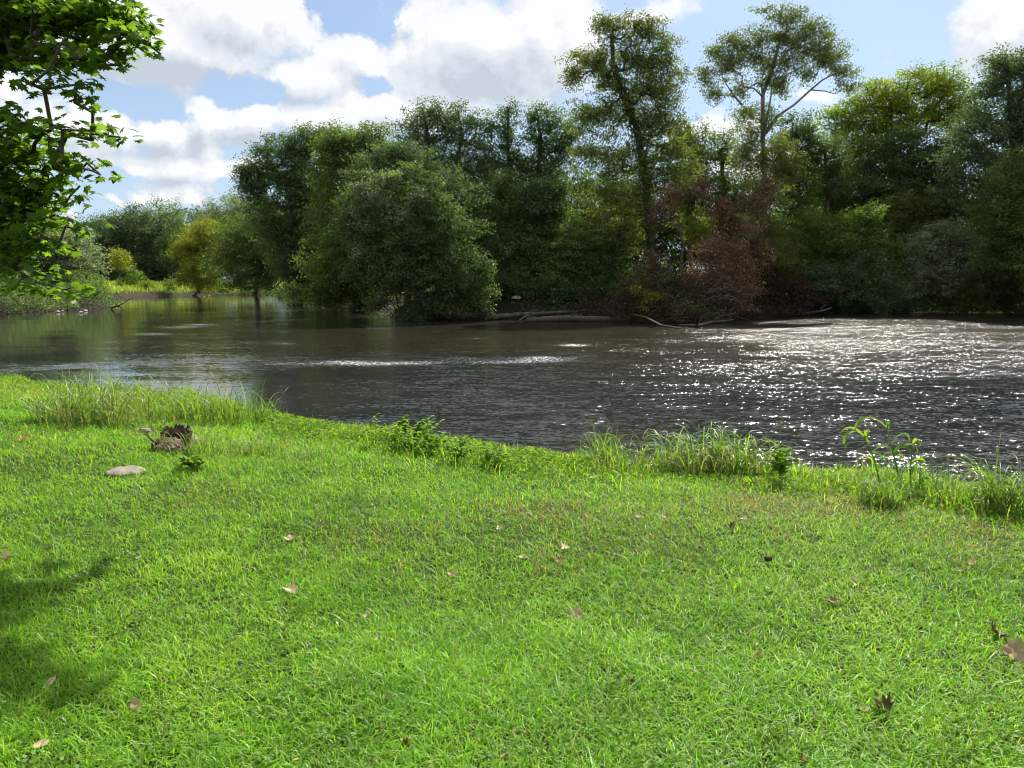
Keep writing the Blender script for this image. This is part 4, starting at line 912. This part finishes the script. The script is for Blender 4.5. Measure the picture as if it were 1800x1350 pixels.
# centre right
tuft('tall_grass', 'spiky bright tuft left of the arching straw grass', 1062, 822, 170, .46, .011, .12, .6, group=GL)
tuft('tall_grass', 'arching pale grass with hooked tips over the water', 1130, 828, 180, .54, .011, .30, 1.9, group=GL, dead=45, sx=1.6)
tuft('tall_grass', 'tallest grass clump of the middle bank with looping blades', 1235, 832, 190, .70, .014, .26, 1.7, group=GL, dead=60, sx=1.4)
tuft('tall_grass', 'grass clump with broad looping blades beside the leafy weed', 1290, 834, 160, .64, .015, .22, 1.8, group=GL, dead=40, sx=1.4)
tuft('tall_grass', 'short dark grass tuft on the dry patch by the big arching weed', 1548, 892, 240, .32, .010, .13, .95, group=GL)
tuft('tall_grass', 'tangled grass clump at the right edge of the bank', 1765, 905, 220, .58, .012, .16, 1.1, group=GL, dead=50)
tuft('tall_grass', 'thin mixed grass between the arching weed and the right edge', 1660, 888, 220, .42, .011, .24, .9, group=GL, dead=20, sx=1.6)
tuft('tall_grass', 'sparse grass fringe right of the leafy weed', 1430, 862, 150, .24, .007, .25, .9, group=GL, sx=1.8)
# grass in the lawn, coarse tussocks
for k, (x, y, lab) in enumerate([(705, 1110, 'single long pale blade standing in the lawn near the narrow tan leaf'), (1370, 1310, 'coarse pale tussock at the bottom of the lawn'), (1100, 1240, 'coarse tussock around the small orange leaf'),
                              (1720, 1240, 'broad bladed pale tussock below the red brown leaf'), (950, 1330, 'coarse tussock at the very bottom of the lawn'), (1240, 990, 'coarse tussock near the black twig')]):
    tuft('coarse_tussock', lab, x, y, [1, 26, 22, 36, 24, 20][k], [.2, .13, .12, .11, .12, .12][k], .006, .05, 1.2, group='coarse grass tussocks in the lawn')
# flowering stalks
b = on_ground(196, 712); r_ = empty('dark_stalk', b, 'thin dark bare stalk rising above the tall grass clump', 'stalk'); stems(r_, [(0, 0), (.05, .02)], [.74, .6], .004, None, smat='darkleaf')
for x, y, h, lab in ((1368, 836, .46, 'tallest foxtail stem, standing free against the water'), (1328, 842, .28, 'short foxtail stem beside the looping grass'), (1357, 848, .34, 'foxtail stem close to the leafy weed'), (1386, 852, .26, 'foxtail stem leaning behind the leafy weed'),
                     (1737, 905, .44, 'foxtail stem with a pale head near the right edge'), (1784, 915, .38, 'foxtail stem with a thick head at the right edge'), (1228, 828, .40, 'upright green seed stalk in the looping grass'), (1655, 880, .26, 'thin stem right of the big arching weed')):
    b = on_ground(x, y); r_ = empty('foxtail', b, lab, 'grass stem', 'foxtail stems on the bank'); stems(r_, [(0, 0)], [h], .002, .055)

# big arching weed: jointed stems with broad drooping leaves
def broad_leaf(mb, p, az, L, w, el0=50, droop=1.6, segn=9, a=None):
    el = R(el0); q = np.array(p, float); pts = [q.copy()]
    for k in range(segn):
        q = q + L / segn * np.array([math.cos(el) * math.cos(az), math.cos(el) * math.sin(az), math.sin(el)]); pts.append(q.copy()); el -= droop * (k + 1) / segn * .42
    pts = np.array(pts); T = unit(np.gradient(pts, axis=0)); W = np.array([-math.sin(az), math.cos(az), 0.]); W = np.broadcast_to(unit(W + rng.normal(size=3) * .3), pts.shape)
    up = np.cross(T, W); tt = np.linspace(0, 1, segn + 1); ww = (w * .5 * np.sin(np.pi * np.clip(tt * .86 + .12, 0, 1)) ** .7 + .0003)[:, None]
    V = np.stack([pts - W * ww + up * ww * .5, pts, pts + W * ww + up * ww * .5], 1).reshape(-1, 3); f = []
    for k in range(segn):
        i = 3 * k; f += [i, i + 1, i + 4, i + 3, i + 1, i + 2, i + 5, i + 4]
    mb.add(V, f, [4] * (2 * segn), rng.random() if a is None else a)
def arching_weed():
    b = on_ground(1560, 872); root = empty('arching_grass_plant', b, 'big grass plant with broad arching drooping leaves beside the water', 'plant')
    Y = b[1]
    for pts, lv in (([(1552, 870), (1540, 820), (1528, 780), (1520, 770)], [(1540, 822, 180, .16), (1528, 782, 195, .26), (1521, 772, 170, .18), (1534, 795, 330, .14), (1521, 772, 250, .16)]),
                    ([(1585, 875), (1575, 815), (1565, 780), (1560, 752)], [(1575, 815, 200, .18), (1566, 783, 20, .20), (1561, 755, 178, .24), (1561, 755, 240, .12), (1570, 800, 340, .18)]),
                    ([(1602, 878), (1600, 830), (1603, 790), (1605, 778)], [(1601, 835, 20, .14), (1603, 795, 170, .14), (1605, 780, 270, .10), (1600, 815, 350, .12), (1602, 850, 200, .15)]),
                    ([(1618, 880), (1616, 845), (1619, 810)], [(1617, 850, 10, .10), (1619, 812, 60, .09), (1617, 830, 190, .10)])):
        P = [at_y(a, c, Y) for a, c in pts]; P[0][2] = gheight(P[0][None])[0]
        mb = MB(); tube(mb, P, np.linspace(.007, .003, len(P)), 6); mb.build('stem', M['herb'], root, b)
        for (a, c, az, L) in lv:
            mb = MB(); broad_leaf(mb, at_y(a, c, Y), R(az), L * 1.45, .030, rng.uniform(35, 65), rng.uniform(1.3, 2.0)); mb.build('leaf', M['herb'], root, b)
    for k in range(16):
        mb = MB(); broad_leaf(mb, at_y(rng.uniform(1530, 1625), rng.uniform(800, 868), Y + rng.uniform(-.08, .08)), rng.random() * 6.28, rng.uniform(.10, .2), .016, rng.uniform(20, 75), rng.uniform(1.2, 2.2)); mb.build('leaf', M['herb' if k % 3 else 'blade'], root, b)
    mb = MB(); broad_leaf(mb, at_y(1600, 850, Y), R(190), .12, .012); mb.build('dry_leaf', M['straw'], root, b)
arching_weed()
# leafy weeds
def leafy(name, label, px, py, h, nst, nlf, size, mat, spread=.06, cat='plant', aspect=.5, flat=.8):
    b = on_ground(px, py); root = empty(name, b, label, cat)
    for s in range(nst):
        a = rng.random() * 6.28; top = b + np.array([math.cos(a) * spread * rng.uniform(.4, 1.4), math.sin(a) * spread, h * rng.uniform(.6, 1.0)])
        mb = MB(); tube(mb, [b - (0, 0, .02), (b + top) / 2 + rng.normal(size=3) * .01, top], [.004, .003, .0015], 5); mb.build('stem', M['blade'], root, b)
        mb = MB()
        for k in range(nlf):
            f = .3 + .7 * (k + 1) / nlf; broad_leaf(mb, b + (top - b) * f, k * 2.4 + rng.random(), size * rng.uniform(.7, 1.1), size * aspect, rng.uniform(10, 45), rng.uniform(.6, 1.3), 5)
        mb.build('foliage', M[mat], root, b)
leafy('broadleaf_weed', 'leafy weed with broad bright leaves between the foxtail stems', 1372, 854, .38, 4, 10, .11, 'herb')
leafy('broadleaf_weed', 'low bright green rosette weed below the rotten stump', 347, 828, .10, 5, 8, .12, 'herb', .08)
leafy('feathery_bush', 'bright yellow green feathery bush standing above the bank edge', 718, 792, .32, 22, 14, .06, 'herb', .24)
leafy('feathery_bush', 'pale small feathery sprig right of the bright bush', 758, 802, .28, 6, 10, .07, 'herb', .10)
leafy('slim_herb', 'slim upright herb left of the bright feathery bush', 660, 786, .38, 1, 14, .05, 'herb', .02)
leafy('leafy_herb', 'leafy herb clump at the bend of the bank', 800, 816, .24, 9, 9, .065, 'herb', .12)
leafy('leafy_herb', 'reddish tinged herb clump behind the middle of the bank', 870, 822, .20, 9, 9, .06, 'herb', .12)

# rotten stump, stones
def rough_shell(root, b, name, mat, rx, ry, h, th0, th1, cx, cy, z0, thick, seed, flare=.25, jag=.06):
    """broken wooden shell: an arc of wall with a ragged top, inner and outer face"""
    n, m = 90, 22; th = np.linspace(R(th0), R(th1), n); f = (th - th[0]) / (th[-1] - th[0]); off = seed * 7.3
    top = h * (.35 + .65 * np.sin(np.pi * f) ** .5) * (1 + (vnoise(th * 3, th * 0 + off, 1.0) - .5) * .45) + (vnoise(th * 14, th * 0 + off, 1.) - .5) * jag
    rows = []
    for side in (0, 1):
        rr = []
        for t in np.linspace(0, 1, m):
            u = th * 6; nz = (vnoise(u, np.full(n, t * 4 + off), 1.) - .5) * .24 + (vnoise(u * 3.1, np.full(n, t * 3 + off + 9 * side), 1.) - .5) * .16 + (vnoise(u * 8, np.full(n, t * 9 + off), 1.) - .5) * .07
            s = (1 + flare * t) * (1 + nz) * (1 - thick * side)
            rr.append(np.stack([b[0] + cx + np.cos(th) * rx * s, b[1] + cy + np.sin(th) * ry * s, b[2] + z0 + top * t], -1))
        rows += rr if side == 0 else rr[::-1]
    G = np.array(rows); k = len(G); i = np.arange(k - 1)[:, None] * n; j = np.arange(n - 1)[None]
    Fq = np.stack([i + j, i + j + 1, i + n + j + 1, i + n + j], -1).reshape(-1, 4)
    mb = MB(); mb.add(G.reshape(-1, 3), Fq.ravel(), np.full(len(Fq), 4)); mb.build(name, M[mat], root, b)
def lump(root, name, c, r, mat, seed, n=64):
    u = np.linspace(0, np.pi, n // 2); v = np.linspace(0, 2 * np.pi, n, endpoint=False)
    D = np.stack([np.outer(np.sin(u), np.cos(v)), np.outer(np.sin(u), np.sin(v)), np.outer(np.cos(u), np.ones(n))], -1).reshape(-1, 3)
    rs = np.random.default_rng(seed); f = np.ones(len(D))
    for a, sc in ((.16, 2.2), (.09, 5), (.05, 11), (.03, 22)):
        K = rs.normal(size=(5, 3)) * sc; f += a * (np.abs(np.sin(D @ K.T + rs.random(5) * 6)).mean(1) - .6) * 2.2
    V = D * f[:, None] * np.array(r); i = np.arange(len(u) - 1)[:, None] * n; j = np.arange(n)[None]; j2 = (j + 1) % n
    Fq = np.stack([i + j, i + n + j, i + n + j2, i + j2], -1).reshape(-1, 4)
    o = mesh(name, V, Fq.ravel(), np.full(len(Fq), 4), M[mat], root); o.location = c; return o
def stump():
    b = on_ground(302, 792); root = empty('rotten_stump', b, 'dark rotten tree stump lying open on the bank among the grass', 'stump')
    rough_shell(root, b, 'hollow_shell', 'rot',   .115, .09, .145, -25, 205, .03, .05, .05, .22, 2)
    lump(root, 'stump_base', (0, 0, .02), (.17, .13, .10), 'rotpale', 7)
    lump(root, 'root_lump', (-.03, -.11, .03), (.10, .07, .06), 'rotpale', 9, 48)
    lump(root, 'root_lump', (.07, -.12, .02), (.08, .06, .07), 'rotpale', 12, 48)
    lump(root, 'root_lump', (-.11, -.03, .06), (.06, .06, .06), 'rot', 15, 40)
    mb = MB(); tube(mb, [b + (-.12, -.02, .07), b + (-.18, 0, .10), b + (-.23, .02, .15), b + (-.27, .02, .16)], [.016, .013, .010, .004], 7, bump=.15); mb.build('root', M['rot'], root, b)
    mb = MB(); tube(mb, [b + (.10, -.14, .03), b + (.06, -.16, .10), b + (.03, -.15, .15)], [.008, .007, .004], 6, bump=.15); mb.build('root', M['rotpale'], root, b)
M['rotpale'] = rough_mat('weathered_rotten_wood', [(.3, (.04, .026, .02)), (.5, (.11, .075, .055)), (.72, (.26, .19, .145))], 16, bump=1.0, bscale=50)
stump()
b = on_ground(228, 830); blob('flat_stone', 'flat tan stone sunk in the lawn below the stump', b + (0, 0, .0), (.155, .11, .045), 'stone', seed=21, flat=.8, n=40)
b = on_ground(342, 782); blob('grey_stone', 'pale grey stone leaning against the rotten stump', b + (0, 0, .03), (.09, .07, .07), 'stone', seed=5, flat=.9, n=30)
b = on_ground(255, 762); blob('grey_stone', 'small grey stone half hidden left of the stump', b + (0, 0, .03), (.07, .05, .04), 'stone', seed=6, flat=.9, n=24)

# ------------------------------------------------------------------ fallen leaves, twigs and droppings on the lawn
oval = np.array([(0, -.5), (.14, -.38), (.24, -.15), (.26, .08), (.17, .3), (0, .5), (-.17, .3), (-.26, .08), (-.24, -.15), (-.14, -.38)])
GLV = 'dead leaves scattered on the lawn'
leaves = [  # x, y, width px, material, shape, label
    (512, 1046, 30, 'deadleaf', 'm', 'curled orange tan leaf left of centre on the lawn'), (510, 953, 22, 'deadleaf', 'm', 'small pale orange leaf straight above the curled orange one'),
    (16, 990, 22, 'deadleaf', 'm', 'pale leaf at the left edge of the lawn'), (85, 970, 14, 'darkleaf', 'o', 'tiny brown leaf near the pale leaf at the left edge'), (245, 986, 12, 'deadleaf', 'o', 'tiny yellow leaf alone in the upper left lawn'),
    (90, 1212, 22, 'deadleaf', 'o', 'tan leaf standing in the tree shadow at lower left'), (240, 1253, 32, 'deadleaf', 'o', 'long tan leaf at lower left with a dark tip'), (296, 1284, 16, 'deadleaf', 'o', 'pale fleck of leaf right of the long tan leaf'),
    (425, 1303, 16, 'deadleaf', 'm', 'small orange leaf near the bottom edge'), (73, 1318, 24, 'deadleaf', 'o', 'thin tan leaf in the bottom left corner'), (642, 1092, 26, 'deadleaf', 'o', 'narrow pale tan leaf beside the long blade'),
    (663, 1128, 18, 'deadleaf', 'o', 'slim leaf just below the narrow tan one'), (770, 930, 16, 'deadleaf', 'o', 'pale sliver of leaf in the upper middle lawn'), (797, 1017, 20, 'deadleaf', 'm', 'small orange brown leaf in the middle lawn'),
    (878, 934, 14, 'deadleaf', 'm', 'small cream leaf high in the middle lawn'), (920, 985, 18, 'deadleaf', 'o', 'rounded cream leaf near the pair in the middle'), (993, 968, 20, 'deadleaf', 'm', 'pale flat leaf above the crumpled dark brown one'),
    (980, 992, 20, 'darkleaf', 'm', 'crumpled dark brown leaf below the pale flat one'), (1013, 1090, 30, 'deadleaf', 'm', 'large cream folded leaf in the middle of the lawn'), (1123, 915, 24, 'deadleaf', 'o', 'long pale leaf with a dark shadow near the bank'),
    (1043, 843, 14, 'deadleaf', 'o', 'small pale leaf close to the bank edge'), (1165, 913, 12, 'deadleaf', 'o', 'tiny orange leaf right of the long pale leaf'), (1133, 1010, 16, 'deadleaf', 'o', 'faded leaf standing upright right of the middle'),
    (1285, 933, 18, 'darkleaf', 'm', 'rusty red leaf on the dry patch'), (1308, 916, 14, 'deadleaf', 'm', 'grey leaf just above the rusty red one'), (1105, 1210, 22, 'darkleaf', 'm', 'small orange brown leaf in the lower middle lawn'),
    (1463, 1065, 24, 'darkleaf', 'm', 'crumpled black brown leaf right of centre'), (1502, 1030, 18, 'deadleaf', 'o', 'cream leaf above the black brown one'), (1688, 1008, 14, 'deadleaf', 'o', 'small upright cream leaf at right'),
    (1708, 996, 20, 'deadleaf', 'o', 'pale leaf beside the small upright cream one'), (1750, 1122, 34, 'darkleaf', 'm', 'large rust red leaf near the right edge'), (1783, 1163, 44, 'deadleaf', 'm', 'largest pale cream leaf at the right edge'),
    (1333, 1160, 24, 'darkleaf', 'o', 'thin brown leaf standing in the lower right lawn'), (1553, 1253, 34, 'darkleaf', 'm', 'crumpled grey brown leaf at lower right'), (1518, 1255, 18, 'deadleaf', 'o', 'yellow leaf left of the crumpled grey brown one'),
    (1482, 1282, 16, 'deadleaf', 'o', 'small cream leaf near the bottom right'), (1770, 1308, 18, 'darkleaf', 'o', 'orange brown leaf in the bottom right corner'), (1410, 1345, 24, 'darkleaf', 'o', 'dark curled leaf cut by the bottom edge'),
    (712, 1314, 24, 'darkleaf', 'm', 'dark ring shaped leaf near the bottom'), (882, 1340, 20, 'darkleaf', 'm', 'brown leaf at the bottom edge'), (537, 1008, 14, 'darkleaf', 'm', 'dark scrap of leaf above the curled orange one'),
    (1570, 925, 12, 'darkleaf', 'o', 'brown scrap of leaf below the dark tuft'), (812, 895, 14, 'darkleaf', 'o', 'black scrap of leaf at the top of the lawn'), (41, 778, 16, 'deadleaf', 'm', 'small tan leaf on the upper left lawn')]
for (x, y, wpx, mm, shp, lab) in leaves:
    b = on_ground(x, y); d = math.sqrt(b[0] ** 2 + b[1] ** 2 + 2.4); s = wpx / F * d * .92
    mb = MB(); N = unit(np.array([[rng.normal(0, .35), rng.normal(0, .35) - .35, 1.]]))
    T = maple_leaf_template() if shp == 'm' else oval
    # two rings so the blade can curl
    Tin = T * .5; cu = rng.uniform(.4, 1.5); A = unit(np.cross(N[0], rng.normal(size=3))); B = np.cross(A, N[0]); V = [np.zeros(3)]
    for TT in (Tin, T):
        for (u, v) in TT: V.append(s * (u * B + v * A + N[0] * (cu * (u * u * 1.6 + v * v * .6) + .06 * math.sin(u * 17 + v * 9))))
    V = np.array(V); V[:, 2] -= V[:, 2].min(); m = len(T); f = []; S = []
    for j in range(m):
        j2 = (j + 1) % m; f += [0, 1 + j, 1 + j2]; S.append(3); f += [1 + j, 1 + m + j, 1 + m + j2, 1 + j2]; S.append(4)
    mb.add(V, f, S, rng.random()); o = mb.build('fallen_leaf', M[mm]); o.location = b + (0, 0, .016); tag(o, lab, 'leaf', GLV)
b = on_ground(1350, 990); root = empty('twig', b, 'dark twig stub with a thin pale stem in the lawn', 'twig')
mb = MB(); tube(mb, [b + (.0, 0, .02), b + (-.012, .02, .07), b + (-.02, .03, .10)], [.003, .0025, .0015], 5); mb.build('stem', M['straw'], root, b)
blob('clod', None, np.array([0, -.005, .025]), (.022, .018, .018), 'rot', parent=root, seed=3, n=14)
